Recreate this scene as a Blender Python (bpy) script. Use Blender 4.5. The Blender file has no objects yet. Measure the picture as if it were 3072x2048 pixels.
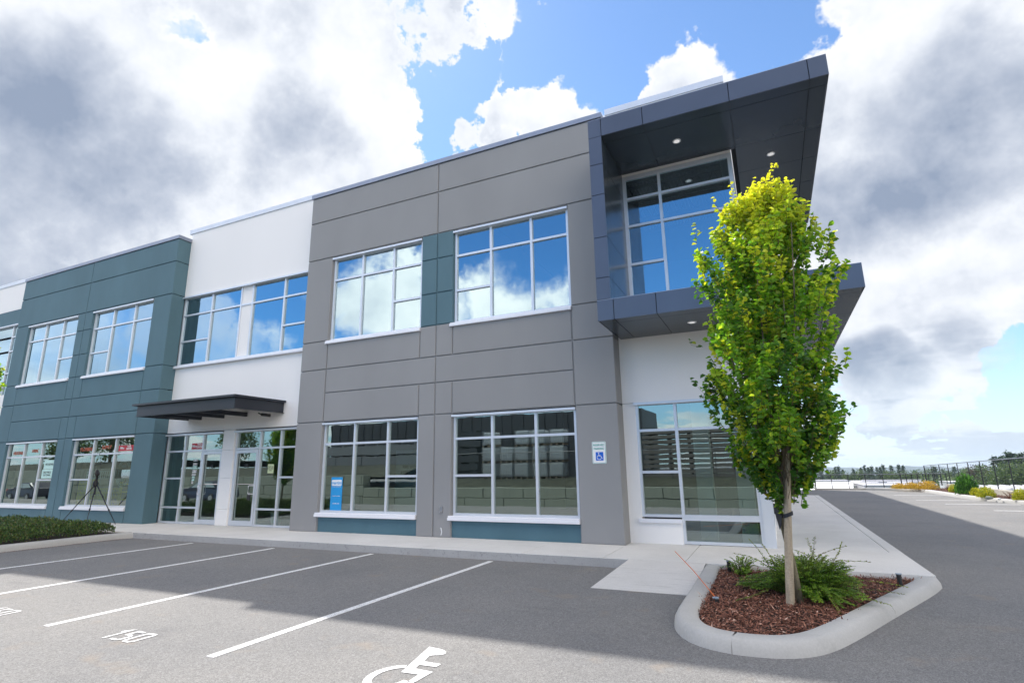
import bpy, math, random
import numpy as np
from mathutils import Vector, Matrix
random.seed(7); np.random.seed(7)
R = math.radians
scene = bpy.context.scene
COL = scene.collection

# ------------------------------------------------------------------ materials
def nt(name):
    m = bpy.data.materials.new(name); m.use_nodes = True
    t = m.node_tree; t.nodes.clear()
    out = t.nodes.new('ShaderNodeOutputMaterial')
    return m, t, out

def N(t, typ, **kw):
    n = t.nodes.new(typ)
    for k, v in kw.items():
        if k in n.inputs.keys(): n.inputs[k].default_value = v
        else: setattr(n, k, v)
    return n

def L(t, a, b): t.links.new(a, b)

def pbsdf(t, out, base=None, rough=.7, metal=0, spec=.4):
    b = t.nodes.new('ShaderNodeBsdfPrincipled')
    b.inputs['Roughness'].default_value = rough
    b.inputs['Metallic'].default_value = metal
    b.inputs['Specular IOR Level'].default_value = spec
    if base is not None: b.inputs['Base Color'].default_value = (*base, 1)
    L(t, b.outputs[0], out.inputs['Surface'])
    return b

def noise(t, scale, detail=4, rough=.55, vec=None, stretch=None):
    if vec is None:
        g = t.nodes.new('ShaderNodeNewGeometry'); vec = g.outputs['Position']
    if stretch:
        mp = t.nodes.new('ShaderNodeMapping'); mp.inputs['Scale'].default_value = stretch
        L(t, vec, mp.inputs['Vector']); vec = mp.outputs[0]
    n = t.nodes.new('ShaderNodeTexNoise')
    n.inputs['Scale'].default_value = scale; n.inputs['Detail'].default_value = detail
    n.inputs['Roughness'].default_value = rough
    L(t, vec, n.inputs['Vector'])
    return n.outputs['Fac']

def ramp(t, fac, stops):
    r = t.nodes.new('ShaderNodeValToRGB')
    e = r.color_ramp.elements
    while len(e) < len(stops): e.new(.5)
    for i, (p, c) in enumerate(stops):
        e[i].position = p; e[i].color = (*c, 1) if len(c) == 3 else c
    L(t, fac, r.inputs[0])
    return r.outputs[0]

def mixc(t, fac, a, b, mode='MIX'):
    m = t.nodes.new('ShaderNodeMix'); m.data_type = 'RGBA'; m.blend_type = mode
    if isinstance(fac, (int, float)): m.inputs[0].default_value = fac
    else: L(t, fac, m.inputs[0])
    for i, v in ((6, a), (7, b)):
        if isinstance(v, tuple): m.inputs[i].default_value = (*v, 1)
        else: L(t, v, m.inputs[i])
    return m.outputs[2]

def bump(t, h, strength=.2, dist=.01):
    b = t.nodes.new('ShaderNodeBump'); b.inputs['Strength'].default_value = strength
    b.inputs['Distance'].default_value = dist
    L(t, h, b.inputs['Height'])
    return b.outputs[0]

def mat(name, base, rough=.7, metal=0, spec=.4, var=.08, vscale=1.2, vstretch=None, fine=None, fs=60, bstr=.15, bdist=.004):
    """painted / mineral surface: base colour with soft blotches, fine grain and a little relief"""
    m, t, out = nt(name)
    b = pbsdf(t, out, None, rough, metal, spec)
    n1 = noise(t, vscale, 5, .6, stretch=vstretch)
    lo = tuple(c * (1 - var) for c in base); hi = tuple(min(1, c * (1 + var)) for c in base)
    c = ramp(t, n1, [(.3, lo), (.7, hi)])
    n2 = noise(t, fs, 3, .6)
    if fine:
        g = ramp(t, n2, [(.3, (1 - fine,) * 3), (.7, (1 + fine,) * 3)])
        c = mixc(t, 1.0, c, g, 'MULTIPLY')
    L(t, c, b.inputs['Base Color'])
    if bstr: L(t, bump(t, n2, bstr, bdist), b.inputs['Normal'])
    return m

M = {}
M['grey_wall'] = mat('grey_stucco', (.272, .272, .274), .85, var=.05, vscale=.7, vstretch=(1, 1, .5), fine=.05, fs=90)
M['teal_wall'] = mat('teal_stucco', (.088, .164, .198), .8, var=.09, vscale=.8, vstretch=(1, 1, .5), fine=.05, fs=90)
M['blue_base'] = mat('blue_base_paint', (.075, .155, .195), .75, var=.08, vscale=1.5, fine=.05)
M['white_wall'] = mat('white_stucco', (.84, .82, .80), .85, var=.02, vscale=.6, vstretch=(1, 1, .3), fine=.03, fs=90)
M['alu'] = mat('clear_aluminium', (.66, .69, .74), .38, .35, .5, var=.03, bstr=0)
M['sill'] = mat('white_sill', (.8, .8, .84), .45, .1, .5, var=.02, bstr=0)
M['cap_grey'] = mat('grey_cap_metal', (.27, .30, .37), .45, .5, .5, var=.06, vscale=2, bstr=0)
M['cap_white'] = mat('pale_cap_metal', (.62, .65, .70), .45, .4, .5, var=.05, vscale=2, bstr=0)
M['white_paint'] = mat('white_paint', (.8, .8, .8), .5, var=.02, bstr=0)
M['black'] = mat('black_plastic', (.02, .02, .022), .5, var=.1, bstr=0)
M['dark_gap'] = mat('dark_seam', (.012, .014, .018), .9, var=.05, bstr=0)
M['steel'] = mat('steel', (.5, .5, .52), .3, .9, .5, var=.05, bstr=0)
M['canopy'] = mat('charcoal_steel_paint', (.032, .036, .046), .4, .2, .5, var=.08, vscale=3, bstr=0)
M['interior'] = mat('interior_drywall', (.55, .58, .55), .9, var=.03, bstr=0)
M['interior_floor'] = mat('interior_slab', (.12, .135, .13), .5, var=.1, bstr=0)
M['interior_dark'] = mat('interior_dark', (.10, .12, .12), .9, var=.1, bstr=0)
M['deck'] = mat('metal_deck', (.20, .24, .24), .5, .4, var=.1, bstr=0)

def metal_panel(name, base, rough):
    m, t, out = nt(name)
    b = pbsdf(t, out, None, rough, .55, .5)
    n = noise(t, 1.3, 3, .5)
    L(t, ramp(t, n, [(.3, tuple(c * .93 for c in base)), (.7, tuple(c * 1.07 for c in base))]), b.inputs['Base Color'])
    n2 = noise(t, 1.1, 2, .5)
    L(t, bump(t, n2, .12, .02), b.inputs['Normal'])
    return m
M['panel'] = metal_panel('blue_grey_metal_panel', (.105, .118, .148), .34)
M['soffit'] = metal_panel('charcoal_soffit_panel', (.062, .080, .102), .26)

def asphalt():
    m, t, out = nt('asphalt')
    b = pbsdf(t, out, None, .85, 0, .35)
    big = noise(t, .35, 5, .6)
    c = ramp(t, big, [(.25, (.152, .152, .154)), (.5, (.184, .181, .177)), (.78, (.214, .207, .197))])
    st = noise(t, .9, 6, .65, stretch=(.5, 1, 1))
    c = mixc(t, ramp(t, st, [(.28, (.45,) * 3), (.40, (0,) * 3)]), c, (.115, .115, .12))
    g = t.nodes.new('ShaderNodeNewGeometry')
    v = N(t, 'ShaderNodeTexVoronoi', Scale=120.0); L(t, g.outputs['Position'], v.inputs['Vector'])
    sp = t.nodes.new('ShaderNodeRGBToBW'); L(t, v.outputs['Color'], sp.inputs[0])
    c = mixc(t, 1.0, c, ramp(t, sp.outputs[0], [(.15, (.68,) * 3), (.5, (1.0,) * 3), (.9, (1.36,) * 3)]), 'MULTIPLY')
    v2 = N(t, 'ShaderNodeTexVoronoi', Scale=34.0); L(t, g.outputs['Position'], v2.inputs['Vector'])
    sp2 = t.nodes.new('ShaderNodeRGBToBW'); L(t, v2.outputs['Color'], sp2.inputs[0])
    c = mixc(t, 1.0, c, ramp(t, sp2.outputs[0], [(.2, (.93,) * 3), (.8, (1.06,) * 3)]), 'MULTIPLY')
    rust = noise(t, 1.7, 3, .6)
    c = mixc(t, ramp(t, rust, [(.60, (0,) * 3), (.72, (.45,) * 3)]), c, (.235, .195, .155))
    L(t, c, b.inputs['Base Color'])
    L(t, bump(t, sp.outputs[0], .3, .003), b.inputs['Normal'])
    return m
M['asphalt'] = asphalt()

def concrete(name, base, lines=None, edge=.1):
    m, t, out = nt(name)
    b = pbsdf(t, out, None, .85, 0, .3)
    n1 = noise(t, .8, 6, .65)
    c = ramp(t, n1, [(.25, tuple(x * .86 for x in base)), (.55, base), (.8, tuple(min(1, x * 1.08) for x in base))])
    n2 = noise(t, 45, 4, .7)
    c = mixc(t, 1.0, c, ramp(t, n2, [(.3, (.92,) * 3), (.7, (1.06,) * 3)]), 'MULTIPLY')
    n3 = noise(t, 2.4, 6, .7, stretch=(.25, 1, 1))
    c = mixc(t, ramp(t, n3, [(.30, (.35,) * 3), (.40, (0,) * 3)]), c, tuple(x * .72 for x in base))
    h = n2
    if lines:
        n4 = noise(t, 12, 3, .6, stretch=lines)
        c = mixc(t, 1.0, c, ramp(t, n4, [(.32, (.78,) * 3), (.42, (1,) * 3)]), 'MULTIPLY')
        h = n4
    L(t, c, b.inputs['Base Color'])
    L(t, bump(t, h, .25, .004), b.inputs['Normal'])
    return m
M['sidewalk'] = concrete('sidewalk_concrete', (.62, .61, .59))
M['ramp'] = concrete('ramp_concrete', (.60, .585, .56), lines=(.12, 3.0, 1))
M['kerb'] = concrete('kerb_concrete', (.44, .435, .42))
M['kerb_face'] = concrete('kerb_face_concrete', (.40, .40, .40), lines=(1.2, 1, 1.2))
M['block'] = concrete('block_concrete', (.20, .22, .19), lines=(1.5, 1.5, .15))
M['pale_block'] = concrete('pale_retaining_concrete', (.46, .43, .38), lines=(2, 2, .2))

def road_paint():
    m, t, out = nt('road_paint')
    b = pbsdf(t, out, None, .7)
    g = t.nodes.new('ShaderNodeNewGeometry')
    v = N(t, 'ShaderNodeTexVoronoi', Scale=95.0); L(t, g.outputs['Position'], v.inputs['Vector'])
    sp = t.nodes.new('ShaderNodeRGBToBW'); L(t, v.outputs['Color'], sp.inputs[0])
    n = noise(t, 6, 5, .7)
    a = N(t, 'ShaderNodeMath', operation='MULTIPLY'); L(t, sp.outputs[0], a.inputs[0]); L(t, n, a.inputs[1])
    c = ramp(t, a.outputs[0], [(.07, (.30, .30, .30)), (.14, (.66, .66, .66)), (.5, (.76, .76, .75))])
    L(t, c, b.inputs['Base Color'])
    L(t, bump(t, sp.outputs[0], .4, .003), b.inputs['Normal'])
    return m
M['paint'] = road_paint()

def glass(name, tint, refl, refl_col):
    m, t, out = nt(name)
    tr = t.nodes.new('ShaderNodeBsdfTransparent'); tr.inputs[0].default_value = (*tint, 1)
    gl = t.nodes.new('ShaderNodeBsdfGlossy'); gl.inputs['Color'].default_value = (*refl_col, 1)
    gl.inputs['Roughness'].default_value = 0
    n = noise(t, 1.6, 2, .5)
    L(t, bump(t, n, .05, .012), gl.inputs['Normal'])
    lw = t.nodes.new('ShaderNodeLayerWeight'); lw.inputs['Blend'].default_value = .35
    mr = t.nodes.new('ShaderNodeMapRange'); mr.inputs[3].default_value = refl; mr.inputs[4].default_value = 1.0
    L(t, lw.outputs['Fresnel'], mr.inputs[0])
    mx = t.nodes.new('ShaderNodeMixShader')
    L(t, mr.outputs[0], mx.inputs[0]); L(t, tr.outputs[0], mx.inputs[1]); L(t, gl.outputs[0], mx.inputs[2])
    L(t, mx.outputs[0], out.inputs['Surface'])
    return m
M['glass_up'] = glass('coated_glass', (.34, .48, .48), .40, (.70, .90, 1.0))
M['glass_low'] = glass('clear_glass', (.60, .74, .70), .31, (.86, 1.0, .96))

def leaf_mat(name, stops, trans=.35, rough=.45, yel=None):
    """green picked leaf by leaf from the 'rnd' attribute, 'yel' shifts new growth to yellow"""
    m, t, out = nt(name)
    a = N(t, 'ShaderNodeAttribute', attribute_name='rnd')
    c = ramp(t, a.outputs['Fac'], stops)
    if yel:
        ya = N(t, 'ShaderNodeAttribute', attribute_name='yel')
        c = mixc(t, ya.outputs['Fac'], c, yel)
    b = pbsdf(t, out, None, rough, 0, .45)
    L(t, c, b.inputs['Base Color'])
    tl = t.nodes.new('ShaderNodeBsdfTranslucent')
    L(t, mixc(t, 1.0, c, (1.5, 1.6, .7), 'MULTIPLY'), tl.inputs['Color'])
    mx = t.nodes.new('ShaderNodeMixShader'); mx.inputs[0].default_value = trans
    L(t, b.outputs[0], mx.inputs[1]); L(t, tl.outputs[0], mx.inputs[2])
    L(t, mx.outputs[0], out.inputs['Surface'])
    return m
M['leaf'] = leaf_mat('hornbeam_leaf', [(0, (.045, .13, .018)), (.4, (.13, .29, .022)), (.75, (.26, .43, .035)), (1, (.48, .58, .06))], .48, .38, (.74, .64, .05))
M['shrub'] = leaf_mat('shrub_leaf', [(0, (.05, .12, .018)), (.45, (.14, .27, .028)), (1, (.32, .45, .05))], .35, .45, (.30, .16, .08))
M['hedge'] = leaf_mat('hedge_leaf', [(0, (.012, .035, .012)), (.5, (.042, .10, .024)), (1, (.13, .22, .045))], .2, .5, (.14, .12, .04))
M['laurel'] = leaf_mat('laurel_leaf', [(0, (.03, .09, .02)), (.5, (.06, .17, .03)), (1, (.12, .28, .05))], .3, .35)
M['yellow_shrub'] = leaf_mat('yellow_shrub_leaf', [(0, (.13, .19, .015)), (.5, (.36, .36, .02)), (1, (.60, .50, .04))], .35, .5)
M['orange_shrub'] = leaf_mat('orange_shrub_leaf', [(0, (.22, .20, .03)), (.5, (.50, .30, .04)), (1, (.66, .42, .06))], .3, .5)
M['conifer'] = leaf_mat('conifer_needles', [(0, (.018, .045, .024)), (.6, (.035, .075, .04)), (1, (.07, .12, .055))], .15, .6)
M['broadleaf'] = leaf_mat('broadleaf_crown', [(0, (.03, .06, .02)), (.6, (.07, .12, .035)), (1, (.13, .19, .05))], .25, .6)
M['red_tree'] = leaf_mat('bronze_crown', [(0, (.05, .04, .03)), (.6, (.09, .07, .05)), (1, (.13, .10, .07))], .2, .6)
M['bark'] = mat('bark', (.16, .14, .09), .9, var=.35, vscale=18, vstretch=(1, 1, .3), fine=.2, bstr=.6, bdist=.01)
M['stake'] = mat('weathered_stake_wood', (.37, .31, .23), .85, var=.3, vscale=14, vstretch=(1, 1, .12), fine=.15, bstr=.5, bdist=.008)
M['twig'] = mat('twig', (.10, .07, .04), .9, var=.2, bstr=0)
M['soil'] = mat('dark_soil', (.035, .022, .017), .95, var=.5, vscale=4, fine=.4, fs=40, bstr=.8, bdist=.02)

def chips():
    m, t, out = nt('bark_chips')
    a = N(t, 'ShaderNodeAttribute', attribute_name='rnd')
    b = pbsdf(t, out, None, .75, 0, .4)
    L(t, ramp(t, a.outputs['Fac'], [(0, (.05, .018, .012)), (.4, (.19, .072, .045)), (.8, (.38, .18, .12)), (1, (.68, .52, .42))]), b.inputs['Base Color'])
    return m
M['chips'] = chips()

# ------------------------------------------------------------------ mesh helpers
class MB:
    def __init__(s): s.v = []; s.f = []; s.a = []; s.m = []; s.y = []; s.cm = 0
    def quad(s, a, b, c, d):
        i = len(s.v); s.v += [a, b, c, d]; s.f.append((i, i+1, i+2, i+3)); s.m.append(s.cm)
    def poly(s, pts):
        i = len(s.v); s.v += list(pts); s.f.append(tuple(range(i, i + len(pts)))); s.m.append(s.cm)
    def box(s, x0, x1, y0, y1, z0, z1):
        if x1 < x0: x0, x1 = x1, x0
        if y1 < y0: y0, y1 = y1, y0
        i = len(s.v)
        s.v += [(x0,y0,z0),(x1,y0,z0),(x1,y1,z0),(x0,y1,z0),(x0,y0,z1),(x1,y0,z1),(x1,y1,z1),(x0,y1,z1)]
        for q in ((0,3,2,1),(4,5,6,7),(0,1,5,4),(1,2,6,5),(2,3,7,6),(3,0,4,7)):
            s.f.append(tuple(i + k for k in q)); s.m.append(s.cm)
        return s
    def panel(s, x0, x1, z0, z1, yf, yb, ch=.012):
        """a facing panel with a chamfered front edge"""
        i = len(s.v)
        s.v += [(x0,yf+ch,z0),(x1,yf+ch,z0),(x1,yf+ch,z1),(x0,yf+ch,z1),
                (x0+ch,yf,z0+ch),(x1-ch,yf,z0+ch),(x1-ch,yf,z1-ch),(x0+ch,yf,z1-ch),
                (x0,yb,z0),(x1,yb,z0),(x1,yb,z1),(x0,yb,z1)]
        for q in ((4,5,6,7),(0,1,5,4),(1,2,6,5),(2,3,7,6),(3,0,4,7),(8,9,1,0),(9,10,2,1),(10,11,3,2),(11,8,0,3)):
            s.f.append(tuple(i + k for k in q)); s.m.append(s.cm)
    def tube(s, pts, rads, n=8, cap=True):
        pts = [Vector(p) for p in pts]
        if isinstance(rads, (int, float)): rads = [rads] * len(pts)
        rings = []
        for k, p in enumerate(pts):
            d = (pts[min(k+1, len(pts)-1)] - pts[max(k-1, 0)]).normalized()
            u = d.cross(Vector((0, 0, 1)));
            if u.length < 1e-3: u = d.cross(Vector((1, 0, 0)))
            u.normalize(); w = d.cross(u)
            i = len(s.v)
            for j in range(n):
                a = 2 * math.pi * j / n
                s.v.append(tuple(p + (u * math.cos(a) + w * math.sin(a)) * rads[k]))
            rings.append(i)
        for k in range(len(rings) - 1):
            for j in range(n):
                a, b = rings[k] + j, rings[k] + (j + 1) % n
                s.f.append((a, b, rings[k+1] + (j + 1) % n, rings[k+1] + j)); s.m.append(s.cm)
        if cap:
            s.f.append(tuple(rings[0] + j for j in range(n))[::-1]); s.m.append(s.cm)
            s.f.append(tuple(rings[-1] + j for j in range(n))); s.m.append(s.cm)
    def leaf(s, p, d, nrm, ln, wd, rnd, yel=0., fold=.25, simple=False):
        d = d.normalized(); side = d.cross(nrm)
        if side.length < 1e-4: side = d.cross(Vector((.3, .5, .8)))
        side.normalize(); up = side.cross(d)
        i = len(s.v)
        if simple:
            s.v += [tuple(p), tuple(p + d * ln * .5 + side * wd * .5), tuple(p + d * ln), tuple(p + d * ln * .5 - side * wd * .5)]
            s.f.append((i, i+1, i+2, i+3)); s.m.append(s.cm); s.a += [rnd] * 4; s.y += [yel] * 4; return
        e = up * (fold * wd)
        s.v += [tuple(p), tuple(p + d*ln*.28 + side*wd*.46 + e), tuple(p + d*ln*.68 + side*wd*.42 + e), tuple(p + d*ln - up*ln*.08),
                tuple(p + d*ln*.28 - side*wd*.46 + e), tuple(p + d*ln*.68 - side*wd*.42 + e)]
        s.f += [(i, i+1, i+2, i+3), (i, i+3, i+5, i+4)]; s.m += [s.cm] * 2; s.a += [rnd] * 6; s.y += [yel] * 6
    def build(s, name, mats, parent=None, smooth=False, attr=False):
        me = bpy.data.meshes.new(name)
        me.from_pydata(s.v, [], s.f)
        if not isinstance(mats, (list, tuple)): mats = [mats]
        for mm in mats: me.materials.append(M[mm] if isinstance(mm, str) else mm)
        if len(mats) > 1: me.polygons.foreach_set('material_index', s.m)
        if attr:
            a = me.attributes.new('rnd', 'FLOAT', 'POINT'); a.data.foreach_set('value', s.a)
            a = me.attributes.new('yel', 'FLOAT', 'POINT'); a.data.foreach_set('value', s.y if s.y else [0.] * len(s.v))
        if smooth: me.polygons.foreach_set('use_smooth', [True] * len(me.polygons))
        me.update()
        o = bpy.data.objects.new(name, me); COL.objects.link(o)
        if parent:
            o.parent = parent; o.matrix_parent_inverse = parent.matrix_basis.inverted()
        return o

def tag(o, label=None, cat=None, group=None, kind=None):
    if label: o['label'] = label
    if cat: o['category'] = cat
    if group: o['group'] = group
    if kind: o['kind'] = kind
    return o
def thing(name, loc, label, cat, group=None):
    o = bpy.data.objects.new(name, None); COL.objects.link(o); o.location = loc; o.empty_display_size = .2
    return tag(o, label, cat, group)
def dup(root, loc, rz=0, scale=None, label=None):
    r = root.copy(); COL.objects.link(r); r.location = loc; r.rotation_euler = (0, 0, rz)
    if scale: r.scale = scale if isinstance(scale, tuple) else (scale,) * 3
    if label: r['label'] = label
    for ch in list(root.children):
        c = ch.copy(); COL.objects.link(c); c.parent = r; c.matrix_parent_inverse = Matrix()
        for g in ch.children:
            d = g.copy(); COL.objects.link(d); d.parent = c
    return r
def text(name, body, size, loc, rot, m, parent=None, ext=.001, sx=1., font_bold=0., align='CENTER'):
    cu = bpy.data.curves.new(name, 'FONT'); cu.body = body; cu.size = size; cu.align_x = align; cu.align_y = 'CENTER'
    cu.extrude = ext; cu.offset = font_bold; cu.resolution_u = 3
    o = bpy.data.objects.new(name + '_src', cu); COL.objects.link(o)
    dg = bpy.context.evaluated_depsgraph_get()
    me = bpy.data.meshes.new_from_object(o.evaluated_get(dg)); me.name = name
    bpy.data.objects.remove(o); bpy.data.curves.remove(cu)
    me.materials.clear(); me.materials.append(M[m] if isinstance(m, str) else m)
    me.transform(Matrix.LocRotScale(Vector(loc), rot.to_quaternion() if hasattr(rot, 'to_quaternion') else None, Vector((sx, 1, 1))))
    ob = bpy.data.objects.new(name, me); COL.objects.link(ob)
    if parent:
        ob.parent = parent; ob.matrix_parent_inverse = parent.matrix_basis.inverted()
    return ob
from mathutils import Euler
FACE = Euler((math.pi / 2, 0, 0))        # text on a wall that looks to -Y
FLOOR = Euler((0, 0, 0))

# ------------------------------------------------------------------ ground
def build_ground():
    # one sheet: lot level near the building, dropping away behind the lot and sloping down towards the block wall
    xs = sorted(set([-3500, -2000, -900, -400, -200, -120, -80, -60, -45] + list(np.arange(-36, 10.01, 2)) + [9.9, 10.6, 14, 25, 45, 80, 130, 200, 400, 900, 2000, 3500]))
    ys = sorted(set([-900, -400, -150, -80, -45, -30, -24, -19.5, -16, -12] + list(np.arange(-10, 30.1, 2)) + [31.6, 32.4, 36, 45, 60, 100, 160, 260, 420, 700, 1200, 2200, 3600]))
    def z(x, y):
        far = max(0, y - 31.8) if x < 9.95 else max(max(0, y - 31.8), (x - 9.95) if y > 11 else 0)
        if y > 31.8 or (x > 9.95 and y > 11):
            zz = -min(7, far * 1.1)
            if y > 260: zz -= (y - 260) * .021
            return zz
        if y < -12: return -min(.65, (-12 - y) * .086) if y > -150 else -.65
        return 0
    v = [(x, y, z(x, y)) for y in ys for x in xs]
    nx = len(xs)
    f = [(j*nx+i, j*nx+i+1, (j+1)*nx+i+1, (j+1)*nx+i) for j in range(len(ys)-1) for i in range(nx-1)]
    me = bpy.data.meshes.new('ground'); me.from_pydata(v, [], f)
    m, t, out = nt('ground_mix')
    me.materials.append(M['asphalt']); me.materials.append(mat('rough_grass', (.07, .10, .04), .95, var=.3, vscale=.05, bstr=0))
    for p in me.polygons:
        c = p.center
        p.material_index = 1 if (c.y > 32 or c.x > 10.2 and c.y > 11) else 0
    o = bpy.data.objects.new('ground', me); COL.objects.link(o); tag(o, kind='structure')
build_ground()

# sidewalk slab with a rounded front edge, control joints modelled as narrow gaps
def build_sidewalk():
    m = MB()
    z = .15
    # front strips between the joints; kerb edge 1.62 m in front of the wall, tilting slightly at the far left
    joints = [-45, -33.5, -30.5, -27.5, -24.5, -21.5, -18.6, -15.9, -13.2, -10.4, -7.45, -5.95, -4.42, -2.87, -1.5, 1.86]
    g = .005
    for a, b in zip(joints[:-1], joints[1:]):
        yf = -1.62
        m.box(a + g, b - g, yf + .001, 12.0 if a < -28 else .6, .02, z)
    m2 = m
    # side walk along the east wall
    js = [.6, 2.4, 5.4, 8.4, 11.4, 14.4, 17.4, 21.0]
    for a, b in zip(js[:-1], js[1:]):
        m2.box(-1.2, 1.66 - g, a + g, b - g, .02, z)
        m2.box(1.66 + g, 1.86, a + g, b - g, .02, z)
    m.box(-44.9, 1.84, -1.58, .59, 0, .135)          # dark bed seen in the joints
    m.box(-1.2, 1.84, .6, 20.97, 0, .135)
    o = m.build('sidewalk', 'sidewalk'); tag(o, kind='structure')
    b = o.modifiers.new('b', 'BEVEL'); b.width = .008; b.segments = 2; b.limit_method = 'ANGLE'
    k = MB()
    k.box(-16.2, -2.41, -1.625, -1.6, .0, .142)
    o = k.build('kerb', 'kerb_face'); tag(o, kind='structure')
    # ramp to the parking bay
    r = MB()
    r.poly([(-2.57, -3.33, .006), (-1.17, -3.33, .006), (-1.17, -1.615, .152), (-2.41, -1.615, .152)])
    r.poly([(-2.57, -3.33, .0), (-2.57, -3.33, .006), (-2.41, -1.615, .152), (-2.41, -1.615, 0)])
    r.poly([(-2.57, -3.33, .0), (-1.17, -3.33, .0), (-1.17, -3.33, .006), (-2.57, -3.33, .006)])
    o = r.build('path', 'ramp'); tag(o, kind='structure')
build_sidewalk()

def smooth_path(pts, it=2, closed=False):
    p = [Vector(q) for q in pts]
    for _ in range(it):
        n = [p[0]]
        for a, b in zip(p[:-1], p[1:]):
            n += [a * .75 + b * .25, a * .25 + b * .75]
        n.append(p[-1]); p = n
    return p
def kerb_extrude(m, path, w, h, inner_side=1, r=.045, zb=-.02):
    """rounded kerb; path is the outer foot line, body lies to the left (+1) or right (-1)"""
    prof = [(0, zb), (.012, h * .45), (.03, h - r), (.045, h - r * .35), (.08, h)]
    prof += [(w - .05, h), (w - .015, h - r * .4), (w, h - r), (w, zb)]
    rings = []
    n = len(path)
    for k in range(n):
        d = (path[min(k+1, n-1)] - path[max(k-1, 0)]); d = Vector((d.x, d.y)).normalized()
        nn = Vector((-d.y, d.x)) * inner_side
        i = len(m.v)
        for o, z in prof: m.v.append((path[k].x + nn.x * o, path[k].y + nn.y * o, z))
        rings.append(i)
    c = len(prof)
    for a, b in zip(rings[:-1], rings[1:]):
        for j in range(c - 1):
            q = (a + j, b + j, b + j + 1, a + j + 1)
            m.f.append(q if inner_side < 0 else q[::-1]); m.m.append(m.cm)
    for rr in (rings[0], rings[-1]):
        m.f.append(tuple(rr + j for j in range(c))); m.m.append(m.cm)
island_outer = [(-1.22, -1.66), (-1.2, -3.0), (-1.2, -4.2), (-1.2, -4.75), (-1.08, -5.2), (-.84, -5.5), (-.5, -5.62), (-.12, -5.58), (.14, -5.42), (.34, -5.15), (.6, -4.62), (1.0, -3.72), (1.42, -2.8), (1.72, -2.14), (1.9, -1.66)]
ip = smooth_path([(x, y, 0) for x, y in island_outer], 2)
def split_kerb(path, cuts, name, w, h, side, matn='kerb'):
    m = MB()
    segs = []; cur = [path[0]]
    for a, b in zip(path[:-1], path[1:]):
        cur.append(b)
        for c in cuts:
            if (a - c).length + (b - c).length < (a - b).length + .02 or ((b - c).length < .09 and len(cur) > 2):
                if len(cur) > 2:
                    segs.append(cur); cur = [b + (b - a).normalized() * .006]; cuts = [q for q in cuts if q is not c]
                    break
    segs.append(cur)
    for s in segs:
        if len(s) > 1: kerb_extrude(m, s, w, h, side)
    o = m.build(name, matn, smooth=True); return o
o = split_kerb(ip, [Vector((-.48, -5.61, 0)), Vector((1.05, -3.6, 0))], 'kerb', .27, .135, 1); tag(o, kind='structure')
o.modifiers.new('e', 'EDGE_SPLIT').split_angle = R(50)

def area_points(poly, n):
    xs = [p[0] for p in poly]; ys = [p[1] for p in poly]
    out = []
    while len(out) < n:
        x = random.uniform(min(xs), max(xs)); y = random.uniform(min(ys), max(ys)); c = False
        for (x1, y1), (x2, y2) in zip(poly, poly[1:] + poly[:1]):
            if (y1 > y) != (y2 > y) and x < (x2 - x1) * (y - y1) / (y2 - y1) + x1: c = not c
        if c: out.append((x, y))
    return out
isl_in = [(-1.0, -1.64), (-1.0, -4.7), (-.9, -5.1), (-.7, -5.35), (-.48, -5.42), (-.12, -5.38), (.1, -5.2), (.3, -4.9), (.8, -3.8), (1.25, -2.8), (1.6, -1.9), (1.68, -1.64)]
def mulch(name, poly, n, z0, seed, mound=.03, strip=False):
    random.seed(seed)
    s = MB(); cx = sum(p[0] for p in poly) / len(poly); cy = sum(p[1] for p in poly) / len(poly)
    if strip:
        for a, b in zip(poly[:-1], poly[1:]):
            if a[0] < 9.45 and b[0] < 9.45: s.poly([(a[0], a[1], z0), (9.5, a[1], z0), (9.5, b[1], z0), (b[0], b[1], z0)])
    else:
        for a, b in zip(poly, poly[1:] + poly[:1]):
            s.poly([(a[0], a[1], z0), (b[0], b[1], z0), (cx, cy, z0 + mound)])
    so = s.build('soil', 'soil'); tag(so, kind='structure')
    m = MB()
    for x, y in area_points(poly, n):
        l = random.uniform(.018, .055) if random.random() < .85 else random.uniform(.055, .10); w = random.uniform(.007, .018)
        d = Vector((random.gauss(0, 1), random.gauss(0, 1), random.gauss(0, .35)))
        nrm = Vector((random.gauss(0, .5), random.gauss(0, .5), 1))
        dd = math.hypot(x - cx, y - cy)
        m.leaf(Vector((x, y, z0 + mound * max(0, 1 - dd / 1.8) + random.uniform(.002, .028))), d, nrm, l, w, min(1, max(0, random.betavariate(1.6, 2.2))), 0, simple=True)
    o = m.build(name, 'chips', attr=True); tag(o, 'reddish brown bark chip mulch filling the kerbed tree island' if seed == 1 else 'brown bark mulch in the long bed by the low retaining wall', 'mulch', kind='stuff')
mulch('mulch', isl_in, 26000, .075, 1)

# parking lines and painted figures
def sheet(name, poly, z=.004, mt='paint', label=None):
    m = MB(); m.poly([(x, y, z) for x, y in poly]); o = m.build(name, mt); return o
lm = MB()
for x, y0, y1 in ((-4.99, -7.5, -1.75), (-7.77, -7.5, -1.75), (-10.52, -7.5, -1.82), (-13.32, -7.5, -1.8)):
    lm.box(x - .05, x + .05, y0, y1, -.01, .004)
for (x0, y), (x1, _) in (((5.6, 24.45), (7.8, 0)), ((5.7, 19.9), (8.0, 0)), ((6.2, 17.3), (8.6, 0)), ((6.78, 13.75), (10.4, 0)), ((7.2, 10.6), (11, 0))):
    lm.box(x0, x1, y - .05, y + .05, -.01, .004)
tag(lm.build('road_marking', 'paint'), kind='structure')

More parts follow.
